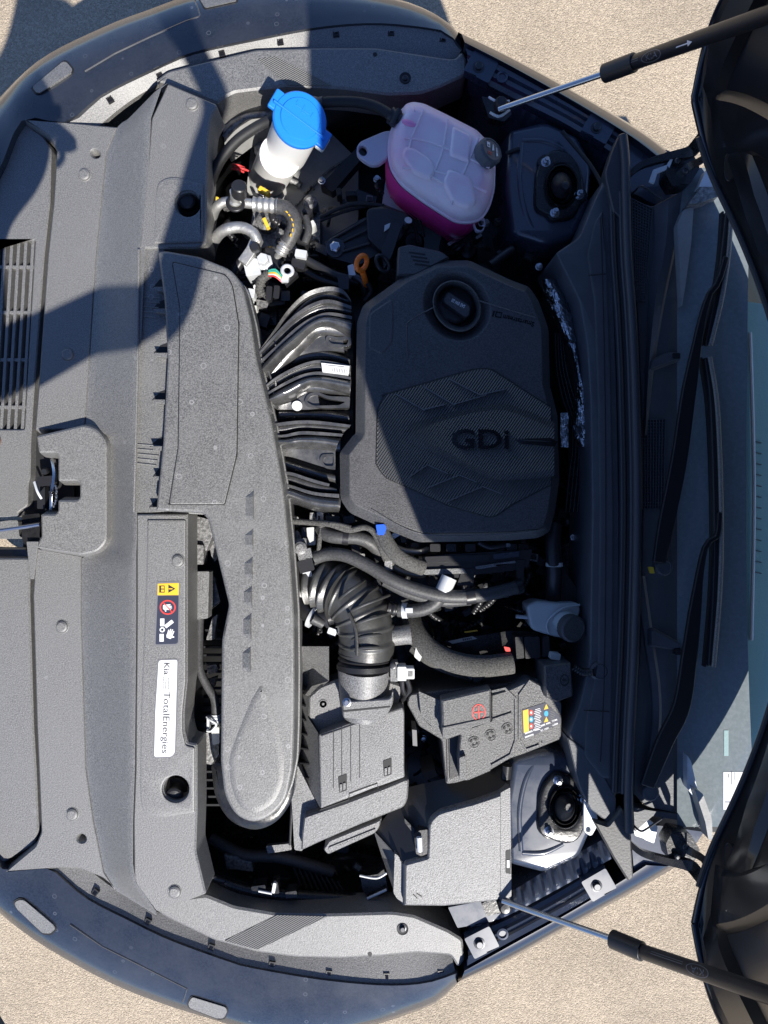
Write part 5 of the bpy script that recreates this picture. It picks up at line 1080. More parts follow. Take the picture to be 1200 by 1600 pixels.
T('branch', [(503, 820, .90), (500, 838, .905), (498, 858, .90), (494, 884, .89)], 3.6, 'tape', lm); T('branch', [(500, 822, .905), (520, 818, .92), (548, 824, .925)], 3.2, 'tape', lm)
T('trunk', [(596, 830, .92), (606, 850, .925), (620, 868, .925), (640, 880, .92), (662, 888, .91)], 12, 'tape', lm, n=18, flat=.75)
T('trunk', [(592, 838, .915), (600, 860, .92), (610, 882, .90)], 8, 'tape', lm, n=16, flat=.75)
PR('blue_tape', [(587, 820), (601, 819), (604, 826), (600, 836), (590, 836)], .938, .012, 'blue_tape', lm, .002)
PR('clip', rect(607, 884, 12, 16, 0), .915, .02, 'cast_metal', lm)
T('trunk', [(640, 965, .86), (650, 990, .885), (672, 1015, .90), (705, 1033, .91), (750, 1041, .91), (800, 1036, .90)], 17, 'tape', lm, n=24, flat=.7)
T('trunk', [(648, 1008, .87), (672, 1027, .88), (705, 1042, .88), (738, 1052, .87)], 13, 'tape', lm, n=20, flat=.8)
PR('paper_tag', [(651, 1006), (665, 1012), (656, 1034), (647, 1026)], .905, .003, 'dull_white', lm, 0)
PR('loom_bracket', [(738, 1044), (760, 1040), (762, 1054), (748, 1066), (740, 1066)], .905, .04, 'satin_black', lm, .0015); PR('loom_bracket', [(732, 1046), (738, 1046), (738, 1062), (732, 1060)], .90, .04, 'cast_metal', lm)
cu_ = part('control_unit', 'black control unit and plugs with a small label')
PR('unit_body', [(690, 1003), (800, 985), (850, 988), (852, 1015), (800, 1035), (700, 1015)], .86, .05, 'gloss_black', cu_, .003)
ul = PR('unit_label', [(700, 1002), (738, 994), (746, 998), (707, 1006)], .862, .001, 'dull_white', cu_, 0, .5)
[obj('small_print', MB().prism(rect(724+i*3, 999.6-i*.6, 1.8, 3, -12), .8624, .86), 'print_black', ul) for i in range(5)]; PR('unit_label', [(725, 987), (745, 984), (747, 986), (727, 989)], .861, .001, 'label_yellow', cu_, 0, .5)
for x in (812, 826, 838): PR('plug', rect(x, 1012, 12, 34, -4), .90, .04, 'satin_black', cu_, .002)
PR('plug', [(848, 996), (858, 994), (860, 1024), (848, 1028)], .905, .05, 'satin_black', cu_, .002); PR('red_mark', [(787, 1010), (797, 1012), (798, 1018), (790, 1018)], .905, .01, 'print_red', cu_)
cv = part('ignition_tray', 'dark cable tray along the lower edge of the engine cover')
PR('tray', [(661, 870), (700, 866), (812, 860), (832, 858), (826, 885), (800, 892), (742, 898), (740, 905), (662, 898)], .905, .03, 'satin_black', cv, .002)
PR('tray_lip', [(663, 890), (724, 888), (730, 896), (662, 898)], .911, .01, 'box_plastic', cv, .0015); PR('tray_lip', [(743, 885), (805, 876), (806, 880), (744, 890)], .911, .01, 'box_plastic', cv, .0015)
PR('tray_top', [(771, 866), (812, 861), (811, 870), (772, 874)], .9105, .01, 'inner_paint', cv, .0015); PR('tray_top', [(664, 870), (765, 866), (765, 877), (664, 880)], .9095, .01, 'satin_black', cv, .0015)
PR('tray_leg', [(722, 890), (742, 888), (740, 915), (714, 915)], .908, .05, 'satin_black', cv, .002); PR('tray_leg', [(806, 876), (820, 874), (818, 905), (808, 906)], .908, .05, 'satin_black', cv, .002)
for i, x in enumerate((680, 705, 735, 780, 800, 818)): PR('plug', rect(x, 856, 16, 12, 0), .90, .04, 'gloss_black' if i % 2 else 'satin_black', cv, .002)
T('bypass_hose', [(748, 847, .90), (765, 855, .90), (790, 852, .90)], 5, 'satin_black', cv); PR('plug', rect(794, 852, 7, 6), .905, .02, 'cast_metal', cv)
# sensors and plugs right of the duct
sp = part('throttle_sensors', 'small pale plugs and brackets between duct and hoses')
for x, y, w, h, r, z, m2 in ((470, 852, 18, 20, 10, .90, 'cast_metal'), (476, 866, 22, 16, 12, .905, 'box_plastic'), (478, 884, 24, 20, 14, .90, 'satin_black'), (480, 896, 14, 12, 10, .895, 'bright_metal'), (462, 838, 14, 14, 30, .88, 'cast_metal'), (486, 838, 12, 28, 5, .88, 'dull_white'),
      (476, 834, 10, 20, 0, .87, 'gloss_black'), (500, 806, 10, 14, 0, .87, 'bright_metal'), (488, 808, 8, 14, 0, .87, 'cast_metal'), (462, 812, 10, 8, 10, .86, 'cast_metal'), (466, 910, 8, 18, 0, .86, 'dull_white'), (461, 895, 10, 14, 20, .86, 'cast_metal'),
      (556, 858, 12, 18, 20, .87, 'satin_black'), (565, 870, 10, 10, 0, .86, 'cast_metal'), (588, 912, 14, 12, 20, .87, 'satin_black'), (592, 926, 10, 10, 20, .88, 'bright_metal'), (604, 906, 8, 6, 10, .915, 'bright_metal'), (520, 812, 22, 12, 0, .86, 'satin_black'), (545, 812, 18, 12, 10, .86, 'gloss_black'),
      (618, 836, 12, 8, 30, .87, 'steel'), (630, 842, 8, 12, 10, .87, 'dark_steel'), (648, 852, 12, 8, 0, .87, 'satin_black'), (540, 876, 60, 20, 10, .80, 'gloss_black'), (580, 900, 50, 30, 20, .76, 'gloss_black')):
    PR('connector', rect(x, y, w, h, -r), z, .035, m2, sp, .0015)
obj('sensor_top', MB().lathe((470, 856, .90), [(10, 0), (10, .01), (6, .013), (.1, .013)], 18), 'cast_metal', sp)
# random fittings deep in the well, so that the dark gaps hold something
deep = part('engine_block', 'dark castings deep below the hoses')
rnd = random.Random(5)
for i in range(90):
    x, y = rnd.uniform(440, 900), rnd.uniform(800, 1090) if i % 3 else rnd.uniform(300, 440)
    w, h = rnd.uniform(12, 46), rnd.uniform(10, 36); z = rnd.uniform(.62, .80)
    if x < 640 and y > 1000: continue
    if i % 4 == 0: obj('casting', MB().lathe((x, y, z-.05), [(w*.4, 0), (w*.4, .04), (w*.3, .05), (w*.15, .052), (.1, .05)], 18), 'dark_steel', deep)
    else: obj('casting', MB().prism(rc(rect(x, y, w, h, rnd.uniform(-25, 25)), 3), z, z-.08), rnd.choice(['satin_black', 'gloss_black', 'dark_steel']), deep, .002)
for i in range(26):
    x, y = rnd.uniform(470, 880), rnd.uniform(830, 1060); a = rnd.uniform(0, 6.28); L = rnd.uniform(30, 90); z = rnd.uniform(.70, .82)
    T('hose', [(x, y, z), (x+L*math.cos(a)*.5+rnd.uniform(-12, 12), y+L*math.sin(a)*.5, z+.02), (x+L*math.cos(a), y+L*math.sin(a), z-.02)], rnd.uniform(2, 7), rnd.choice(['rubber', 'gloss_black', 'satin_black']), deep, n=10)
gaps = [(445, 795, 560, 870, .80, .87, 26), (560, 870, 720, 980, .78, .87, 34), (690, 850, 860, 1000, .78, .87, 40), (500, 280, 610, 420, .74, .82, 22), (345, 300, 500, 470, .76, .85, 34), (640, 1060, 690, 1250, .66, .80, 16), (330, 1295, 600, 1400, .62, .74, 30), (860, 760, 925, 1040, .76, .86, 20), (740, 340, 870, 430, .78, .86, 18), (462, 900, 520, 1010, .76, .85, 16)]
for (xa, ya, xb, yb, za, zb, n_) in gaps:
    for i in range(n_):
        x, y, z = rnd.uniform(xa, xb), rnd.uniform(ya, yb), rnd.uniform(za, zb); k = rnd.random(); a = rnd.uniform(-40, 40)
        mt_ = rnd.choice(['satin_black', 'gloss_black', 'dark_steel', 'satin_black', 'cast_metal', 'box_plastic', 'rubber'])
        if k < .35:
            w, h = rnd.uniform(7, 18), rnd.uniform(6, 14); c_ = PR('connector', rect(x, y, w, h, a), z, .025, mt_, deep, .0012)
            obj('connector_lip', MB().prism(rc(rect(x, y, w*.7, h*.6, a), 1), z+.004, z), rnd.choice(['satin_black', 'gloss_black', 'cast_metal']), c_, .0008)
        elif k < .5: obj('bolt', MB().lathe((x, y, z-.01), [(6, 0), (6, .003), (4.2, .0035), (4.2, .010), (.1, .0105)], 6 if i % 2 else 14), rnd.choice(['steel', 'dark_steel', 'aluminium']), deep, .0006)
        elif k < .6: T('corrugated_tube', [(x, y, z-.02), (x+rnd.uniform(-15, 15), y+rnd.uniform(8, 20), z), (x+rnd.uniform(-25, 25), y+rnd.uniform(24, 44), z-.02)], rnd.uniform(4, 6), 'satin_black', deep, n=10, corr=(10, .18))
        else:
            d1, d2 = rnd.uniform(-40, 40), rnd.uniform(-30, 30)
            T('cable', [(x, y, z-.03), (x+d1*.3, y+d2*.4, z), (x+d1*.7, y+d2*.5+rnd.uniform(-8, 8), z+.005), (x+d1, y+d2, z-.03)], rnd.uniform(1.3, 4), rnd.choice(['rubber', 'satin_black', 'gloss_black', 'grey_rubber', 'tape']), deep, n=8)
PR('lower_crossmember', [(330, 1300), (600, 1340), (600, 1400), (420, 1410), (330, 1370)], .62, .05, 'gloss_black', deep, .004)
for i in range(9): T('moulded_rib', [(455+i*9, 1345+i*4, .74), (470+i*9, 1385+i*2, .75)], 2.5, 'satin_black', deep)
T('lower_hose', [(330, 1310, .74), (380, 1335, .76), (440, 1340, .76), (520, 1362, .74)], 9, 'grey_rubber', deep); PR('horn_bracket', [(350, 1335), (392, 1342), (396, 1362), (354, 1358)], .77, .02, 'cast_metal', deep, .002)
PR('clip_plate', [(416, 1322), (454, 1318), (456, 1328), (418, 1334)], .79, .01, 'box_plastic', deep, .001)
T('side_pipe', [(306, 1335, .80), (325, 1362, .81), (360, 1382, .82), (420, 1396, .82), (500, 1402, .81), (600, 1408, .80)], 9, 'gloss_black', car, n=18)
for x, y, w, h in ((404, 1390, 22, 12), (430, 1388, 10, 18), (455, 1398, 18, 10)): PR('pipe_joint', rect(x, y, w, h, -8), .845, .03, 'gloss_black', car, .003)
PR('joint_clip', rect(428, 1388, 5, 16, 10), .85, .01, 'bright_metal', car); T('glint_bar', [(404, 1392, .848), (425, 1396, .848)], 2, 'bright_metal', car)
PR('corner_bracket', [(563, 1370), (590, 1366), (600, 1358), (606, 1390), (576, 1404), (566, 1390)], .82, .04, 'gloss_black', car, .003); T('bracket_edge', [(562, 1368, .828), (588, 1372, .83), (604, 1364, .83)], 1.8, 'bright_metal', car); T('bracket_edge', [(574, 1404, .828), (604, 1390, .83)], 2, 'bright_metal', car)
# ------------------------------------------------------------------ radiator seen through the slot beside the duct
rd = part('radiator_pack', 'pale brackets and hose in the gap beside the duct')
PR('side_frame', [(294, 806), (302, 806), (302, 1270), (294, 1270)], .84, .08, 'satin_black', rd)
PR('bracket', [(304, 806), (328, 812), (332, 838), (322, 862), (316, 850), (304, 848)], .82, .03, 'cast_metal', rd, .003); PR('bracket', [(297, 850), (318, 852), (318, 882), (297, 884)], .83, .03, 'cast_metal', rd, .003)
PR('cover_plate', [(296, 893), (327, 893), (325, 966), (296, 970)], .845, .03, 'box_plastic', rd, .002)
PR('frame_strip', [(298, 968), (305, 968), (303, 1058), (296, 1050)], .82, .03, 'cast_metal', rd, .002)
T('hose', [(312, 966, .83), (311, 1010, .835), (312, 1045, .84), (324, 1072, .84), (335, 1092, .84), (337, 1120, .84)], 6.5, 'grey_rubber', rd, n=16)
T('hose_tip', [(337, 1116, .84), (337, 1130, .84)], 8, 'bright_metal', rd, n=16, corr=(3, .15)); PR('clamp', [(323, 1119), (327, 1121), (327, 1140), (323, 1142)], .845, .012, 'bright_metal', rd); T('clamp_loop', [(323, 1120, .85), (330, 1126, .855), (338, 1132, .85), (330, 1142, .85), (323, 1142, .85)], 1.8, 'bright_metal', rd)
PR('tank_end', [(310, 1150), (326, 1144), (342, 1150), (342, 1180), (330, 1195), (311, 1190)], .83, .06, 'cast_metal', rd, .004); PR('tank_end', [(330, 1138), (342, 1136), (343, 1162), (332, 1164)], .845, .03, 'dull_white', rd, .002); PR('paint_mark', rect(316, 1165, 8, 3, 10), .832, .003, 'yellow', rd)
for P in ([(326, 905), (335, 900), (344, 940), (327, 955)], [(322, 1000), (332, 965), (340, 960), (334, 1000)], [(322, 1040), (338, 1038), (341, 1048), (325, 1054)], [(326, 1062), (338, 1058), (333, 1076)], [(322, 815), (330, 815), (340, 870), (336, 878), (330, 868)]): PR('fan_strut', P, .79, .02, 'cast_metal', rd, .002)
for i in range(22): obj('radiator_fin', MB().ribbon([(298, 985+i*13, .74), (345, 985+i*13, .74)], 3, .01, smooth=False), 'dark_steel', rd)
T('drain_hose', [(304, 1336, .86), (312, 1352, .85), (328, 1368, .84), (350, 1376, .83)], 5, 'satin_black', rd)

# ------------------------------------------------------------------ bulkhead panel, seal, cowl
bp_ = part('bulkhead_cover', 'navy black plastic bulkhead cover with moulded seams')
obj('cover_panel', MB().stack(rc([(868, 395, 6), (905, 470, 10), (917, 540, 10), (922, 620, 6), (925, 800, 6), (921, 1030, 10), (906, 1100, 8), (888, 1150, 6), (900, 1200, 6), (930, 1230, 4), (950, 1280, 3), (960, 1286, 3), (964, 1215, 4), (968, 1000, 4), (969, 800, 4), (965, 600, 4), (958, 400, 4), (956, 285, 4), (942, 282, 4), (925, 320, 10), (905, 370, 10)], 6), .942, [(-.004, .942), (0, .938), (.004, .80)]), 'cowl_plastic', bp_, ang=50)
obj('raised_strip', MB().stack(rc([(917, 400, 6), (928, 470, 8), (934, 620, 4), (937, 800, 4), (934, 1030, 6), (914, 1130, 6), (912, 1180, 6), (940, 1215, 4), (952, 1215, 3), (956, 1000, 3), (957, 800, 3), (953, 600, 3), (946, 400, 3), (940, 330, 4), (928, 350, 6)], 5), .9425, [(-.003, .948), (-.001, .9475), (0, .942)]), 'cowl_plastic', bp_, ang=50)
for P in ([(938, 340), (941, 430), (944, 560), (946, 700), (946, 900), (943, 1080), (938, 1190)], [(920, 430), (946, 428)], [(912, 1110), (952, 1112)]):
    T('seam', [(x, y, .9482) for x, y in P], .9, 'matt_black', bp_, n=6)
obj('lit_end', MB().stack(rc([(886, 1152, 2), (900, 1160, 2), (930, 1186, 2), (962, 1246, 2), (962, 1278, 2), (948, 1284, 2), (922, 1264, 3), (905, 1230, 6)], 3), .944, [(-.002, .9455), (0, .944), (0, .88)]), 'cowl_plastic', bp_)
obj('mount_tab', MB().stack(rc([(918, 1208, 4), (930, 1222, 4), (934, 1290, 5), (924, 1308, 6), (912, 1300, 6), (912, 1260, 6)], 4), .925, [(-.001, .925), (0, .924), (0, .92)], holes=[ell(919, 1296, 3.5, 4, 16)]), 'bright_metal', bp_)
sl = part('weather_seal', 'long black rubber hood seal along the cowl')
path = [(974, 212), (978, 250), (979, 300), (982, 400), (989, 500), (994, 620), (997, 800), (993, 1000), (986, 1150), (983, 1240), (984, 1300)]
obj('seal_channel', MB().ribbon([(x-13, y, .952) for x, y in path[2:-1]], 26, .05), 'seal_rubber', sl, .002)
T('seal_bulb', [(x-1, y, .962) for x, y in path], 7, 'seal_rubber', sl, n=16); T('seal_ridge', [(x-10, y, .956) for x, y in path[2:-1]], 3, 'seal_rubber', sl, n=10); T('seal_ridge', [(x-20, y, .954) for x, y in path[2:-1]], 2.4, 'rubber', sl, n=10)
obj('seal_flap', MB().stack(rc([(968, 208, 5), (979, 206, 4), (980, 300, 3), (974, 345, 3), (958, 330, 4), (945, 270, 8), (956, 235, 8)], 4), .958, [(-.002, .958), (0, .955), (0, .93)]), 'seal_rubber', sl)
obj('seal_flap', MB().stack(rc([(927, 1283, 4), (950, 1290, 3), (972, 1262, 4), (985, 1290, 3), (990, 1372, 5), (982, 1378, 5), (958, 1340, 8)], 5), .956, [(-.003, .957), (0, .953), (0, .94)]), 'grey_rubber', sl, .001)
cw = part('cowl_panel', 'black plastic cowl below the windshield')
CZ = .925
obj('cowl_base', MB().stack(rc([(984, 310, 4), (1020, 322, 4), (1068, 296, 4), (1092, 288, 6), (1080, 330, 6), (1066, 470, 6), (1064, 700, 4), (1066, 1000, 4), (1073, 1150, 6), (1078, 1226, 4), (1098, 1250, 4), (1100, 1280, 4), (1010, 1262, 10), (990, 1240, 4), (990, 1150, 3), (1000, 1000, 3), (1004, 800, 3), (1001, 620, 3), (996, 500, 3), (988, 400, 3)], 4), CZ, [(-.002, CZ), (0, CZ-.003), (0, CZ-.08)]), 'cowl_plastic', cw, ang=50)
r1_ = [W(x, y, CZ+.002) for x, y in ((1022, 322), (1022, 380), (1014, 450), (1009, 560), (1005, 680))]; r2_ = [W(x, y, CZ+.018) for x, y in ((1045, 312), (1040, 380), (1024, 470), (1014, 570), (1008, 680))]
r3_ = [W(x, y, CZ+.012) for x, y in ((1066, 298), (1054, 380), (1034, 480), (1019, 580), (1010, 680))]; r4_ = [W(x, y, CZ-.002) for x, y in ((1070, 297), (1058, 380), (1038, 480), (1022, 580), (1011, 680))]
obj('cowl_ridge', MB().loft([cr(r, 30) for r in (r1_, r2_, r3_, r4_)]), 'cowl_plastic', cw, ang=30)
obj('cowl_ridge', MB().loft([cr([W(x+d, y, CZ+z) for x, y in ((1000, 900), (1014, 1000), (1025, 1080), (1024, 1150), (1008, 1240))], 30) for d, z in ((-9, .0005), (-6, .006), (4, .008), (8, .0005))]), 'cowl_plastic', cw, ang=30)
def grille(corners, nx, ny):
    a, b, c, d = corners; m = MB()
    q = obj('air_inlet', MB().prism(corners, CZ+.0015, CZ-.01), 'matt_black', cw)
    L = lambda p, q_, t: (p[0]+(q_[0]-p[0])*t, p[1]+(q_[1]-p[1])*t)
    for i in range(nx+1): p0, p1 = L(a, b, i/nx), L(d, c, i/nx); m.ribbon([(*p0, CZ+.0055), (*p1, CZ+.0055)], 1.3, .006, smooth=False)
    for i in range(ny+1): p0, p1 = L(a, d, i/ny), L(b, c, i/ny); m.ribbon([(*p0, CZ+.005), (*p1, CZ+.005)], 1.3, .006, smooth=False)
    g_ = obj('inlet_mesh', m, 'cowl_plastic', q, smooth=False); g_['kind'] = 'stuff'
grille([(983, 308), (1020, 326), (1008, 470), (989, 470)], 8, 34); grille([(1003, 655), (1040, 655), (1037, 795), (1004, 795)], 8, 28)
for P in ([(1012, 580), (1018, 562), (1048, 549), (1063, 551), (1063, 562), (1050, 566)], [(1016, 984), (1022, 983), (1064, 1006), (1066, 1014), (1050, 1016), (1016, 1010)]):
    n_ = obj('washer_jet', MB().stack(rc(P, 3), CZ+.018, [(-.003, CZ+.018), (0, CZ+.014), (.002, CZ)]), 'cowl_plastic', cw, ang=50)
    x = P[3][0]; y = P[3][1]; obj('jet_nozzle', MB().prism(rc(rect(x-6, y+5, 12, 9), 2), CZ+.0195, CZ+.01), 'satin_black', n_, .001)
# windshield
def Zg(X): return .928 + .27*(X-.50) if X < .72 else .9874 + .5*(X-.72)
def gp(px, py):
    z = .95
    for _ in range(12): z = Zg(W(px, py, z).x)
    return W(px, py, z)
wsd = part('windshield', 'windshield with a dark printed band at its foot')
def gsheet(xl, xr, y0, y1, n, m, dz=0): return [[gp(xl(y0+(y1-y0)*j/m) + (xr(y0+(y1-y0)*j/m)-xl(y0+(y1-y0)*j/m))*i/n, y0+(y1-y0)*j/m) + Vector((0, 0, dz)) for i in range(n+1)] for j in range(m+1)]
edge = lambda y: 1166 + 12*((y-820)/420)**2 * (1 if y > 820 else .3)
obj('frit_band', MB().loft(gsheet(lambda y: 1058, edge, 262, 1292, 8, 30)), 'hazy_frit', wsd, label='opaque printed border of the glass')
obj('glass_pane', MB().loft(gsheet(edge, lambda y: 1250 + 60*(1-((y-800)/500)**2), 285, 1292, 10, 20)), 'glass', wsd)
st_ = obj('paper_sticker', MB().loft([[gp(x, y)+Vector((0, 0, .0008)) for x in (1130, 1168)] for y in (1206, 1265)]), 'label_white', wsd)
for q, (x, y, w, h) in enumerate(((1162, 1211, 2, 8), (1162, 1220, 2, 6), (1148, 1213, 1, 12), (1143, 1216, 1, 20), (1138, 1212, 1, 6), (1137, 1253, 10, 1.2), (1150, 1252, 6, 1.2))):
    obj('print_line', MB().loft([[gp(x+sx*w/2, y+sy*h/2)+Vector((0, 0, .0014)) for sx in (-1, 1)] for sy in (-1, 1)]), 'print_grey', st_)
obj('small_sticker', MB().loft([[gp(x, y)+Vector((0, 0, .0008)) for x in (1131, 1138)] for y in (1141, 1181)]), 'dash_plastic', wsd)
dsh = obj('dashboard', MB().prism([(1160, 470), (1225, 480), (1310, 600), (1310, 1000), (1225, 1180), (1160, 1200)], .90, .7), 'dash_plastic', car)
obj('dash_edge', MB().tube([(1172, 520, .905), (1178, 760, .91), (1174, 1000, .905)], 3, n=8), 'cloudy_plastic', dsh)
for i in range(13): obj('demist_slot', MB().ribbon([(1181, 690+i*17, .903), (1190, 692+i*17, .903)], 1.5, .003, smooth=False), 'cowl_plastic', dsh)
PR('glass_edge_sliver', [(1059, 350), (1068, 328), (1084, 322), (1080, 380), (1072, 440), (1066, 478)], .958, .02, 'primer_grey', wsd, .001)  # pale sliver modelled in place of the reflection along the glass edge
PR('pillar_trim', [(1076, 318), (1096, 292), (1128, 294), (1124, 306), (1090, 318)], .975, .03, 'cast_metal', wsd, .003); PR('pillar_trim', [(1092, 292), (1104, 264), (1112, 268), (1128, 292)], .97, .02, 'bright_metal', wsd, .003)
PR('pillar_trim', [(1085, 1232), (1098, 1240), (1112, 1278), (1114, 1312), (1107, 1312), (1102, 1284)], .975, .03, 'primer_grey', wsd, .003); PR('glass_edge_sliver', [(1074, 1180), (1080, 1190), (1093, 1248), (1088, 1250), (1074, 1232)], .955, .02, 'bright_metal', wsd, .001)
PR('cowl_corner', [(990, 1262), (1012, 1266), (1100, 1278), (1104, 1284), (1098, 1288), (1020, 1275), (992, 1300)], .93, .03, 'cowl_plastic', cw, .003)
obj('cabin_floor', MB().prism([(1050, 290), (1230, 290), (1330, 480), (1330, 1120), (1230, 1300), (1050, 1300)], .56, .50), 'matt_black', car, label='dark cabin floor below the windshield')
# wipers
def wiper(pivot, arm, widths, blade, lab):
    w_ = part('wiper', lab)
    obj('wiper_arm', MB().ribbon(arm, widths, .010), 'wiper_black', w_, .0025, ang=40)
    pv_ = obj('pivot_cap', MB().lathe(pivot, [(14, 0), (14, .012), (12, .016), (10, .0165), (9.5, .0155), (.1, .0155)], 28), 'cowl_plastic', w_)
    b_ = obj('wiper_blade', MB().ribbon(blade, [8, 13, 14, 13, 8], .010), 'satin_black', w_, .003, ang=40)
    obj('blade_spine', MB().tube([(x+5, y, z+.004) for x, y, z in blade], 3.4, n=10), 'bright_metal' if 0 else 'grained_plastic', b_)
    obj('rubber_lip', MB().ribbon([(x-8, y, z-.006) for x, y, z in blade], 3, .012), 'rubber', b_)
    return w_, pv_
w1, p1 = wiper((1033, 885, .945), [(1031, 880, .968), (1040, 830, .975), (1062, 720, .985), (1078, 610, .99), (1098, 500, .995), (1112, 455, 1.0), (1124, 440, 1.0), (1136, 400, 1.0)], [20, 25, 25, 24, 22, 14, 9, 9], [(1138, 330, .99), (1133, 400, .99), (1122, 470, .99), (1105, 540, .985)], 'wiper with a yellow dot on its pivot')
PR('pivot_mark', [(1013, 886), (1021, 886), (1023, 896), (1016, 896)], .958, .004, 'yellow', p1, 0, 1)
w2, p2 = wiper((1012, 1234, .945), [(1012, 1230, .968), (1040, 1160, .978), (1066, 1105, .985), (1078, 1030, .99), (1088, 950, .992), (1096, 890, .995), (1106, 850, 1.0), (1122, 838, 1.0), (1126, 800, 1.0)], [22, 26, 28, 26, 24, 20, 12, 8, 8], [(1104, 558, .985), (1116, 640, .99), (1122, 800, .992), (1120, 920, .99), (1110, 1042, .985)], 'wiper nearer the fuse box side, pivot in the cowl corner')
# painted corners by the hood hinges
PR('fender_corner', [(978, 214), (1046, 236), (1088, 262), (1084, 292), (1024, 320), (984, 300)], .885, .05, 'inner_paint', car, .003)
PR('fender_corner', [(985, 1296), (1030, 1290), (1100, 1300), (1070, 1346), (1046, 1354), (992, 1376)], .885, .05, 'inner_paint', car, .003)
PR('corner_plate', [(989, 1290), (1008, 1276), (1028, 1292), (1022, 1318), (992, 1306)], .90, .01, 'bright_metal', car, .001)
# ------------------------------------------------------------------ hood, standing open
HW = .71
hood = part('hood', 'black underside of the open hood')
def HP(u, v, off=0.0):
    y2 = min(1, u*u); a3 = abs(u)**3
    zt = 1.72 + .24*(1-a3); xt = .325 - .105*(1-a3)
    x0 = .485 + .205*(1-y2); z0 = 1.03
    cn = max(0, (abs(u)-.80)/.20)**2
    x = x0 + (xt-x0)*v + .05*math.sin(math.pi*v); z = z0 + (zt-z0)*v + .055*cn*(1-v)**6
    hwid = HW*(1 + .05*math.sin(math.pi*min(1, v*1.6)) - .05*v - .085*max(0, 1-v/.2)**2)
    n = Vector((-.96, 0, -.26)).normalized()
    return Vector((x, u*hwid, z)) + n*off
def relief(u, v): return 0.0
us = [-1+2*i/120 for i in range(121)]; vs = [(j/70)**1.2 for j in range(71)]
obj('inner_panel', MB().loft([[HP(u, v, relief(u, v)) for u in us] for v in vs]), 'underhood', hood, ang=40)
def rib(name, path, w, h):
    P = cr([Vector((u, v*1.3, 0)) for u, v in path], 40); rows = []
    for i, p in enumerate(P):
        t = (P[min(i+1, 39)] - P[max(i-1, 0)]).normalized(); n = Vector((-t.y, t.x, 0)); e = min(1, i/4, (39-i)/4)
        rows.append([HP(max(-.995, min(.995, p.x + n.x*w*k)), max(.004, (p.y + n.y*w*k)/1.3), .0005 + h*q*e) for k, q in ((-1, 0), (-.72, 1), (0, 1.06), (.72, 1), (1, 0))])
    obj(name, MB().loft(rows), 'underhood', hood, ang=28)
rib('rear_rib', [(-.84, .085), (-.5, .10), (0, .11), (.5, .10), (.84, .085)], .05, .014)
for s_ in (1, -1):
    rib('diagonal_rib', [(s_*.90, .05), (s_*.72, .22), (s_*.5, .42), (s_*.3, .62)], .055, .014)
    rib('side_rib', [(s_*.925, .06), (s_*.93, .3), (s_*.92, .6), (s_*.9, .9)], .04, .012)
rim = [HP(u, 0) for u in us] + [HP(1, v) for v in vs[1:]] + [HP(u, 1) for u in reversed(us[:-1])] + [HP(-1, v) for v in reversed(vs[1:-1])]
cx_ = Vector((.035, 0, .008))
obj('outer_skin', MB().loft([[HP(u, v, -.028 if 0 < v < 1 and abs(u) < 1 else -.012) for u in us] for v in vs]), 'paint', hood, ang=60)
hm = [p + Vector((.004, 0, 0)) for p in rim]; obj('hem_edge', MB().tube([tuple(p) for p in hm[::2]] + [tuple(hm[0])], .0055, n=10, m=500, raw=True), 'paint', hood, ang=70)
obj('hem_flange', MB().loft([rim, [p + (p - Vector((.5, 0, 1.4))).normalized()*.006 - Vector((0, 0, 0)) + Vector((.006, 0, 0)) for p in rim], [p + Vector((.014, 0, .003)) for p in rim]], closed=True), 'paint', hood, ang=60)
obj('hem_bead', MB().tube([tuple(HP(u*.93, .004, .004)) for u in us[::3]], .005, n=8, raw=True), 'seal_rubber', hood)
for u, v in ((.80, .06), (-.80, .06), (.55, .3), (-.55, .3), (.0, .3)):
    c = HP(u, v, relief(u, v)+.002); du = (HP(u+.01, v)-HP(u-.01, v)).normalized(); dv = (HP(u, v+.01)-HP(u, v-.01)).normalized()
    pts = [c + du*.015*math.cos(t*math.pi/10) + dv*.024*math.sin(t*math.pi/10) for t in range(20)]
    nn = du.cross(dv).normalized(); 
    if nn.x > 0: nn = -nn
    hr = obj('lightening_hole', MB().loft([[c+(p-c)*1.12 for p in pts], [c+(p-c)*1.06+nn*.001 for p in pts], pts, [p - nn*.012 for p in pts]], closed=True), 'underhood', hood, ang=60)
    obj('hole_bottom', MB().add([p + nn*.0006 for p in pts], [tuple(range(20))]), 'matt_black', hr, smooth=False)
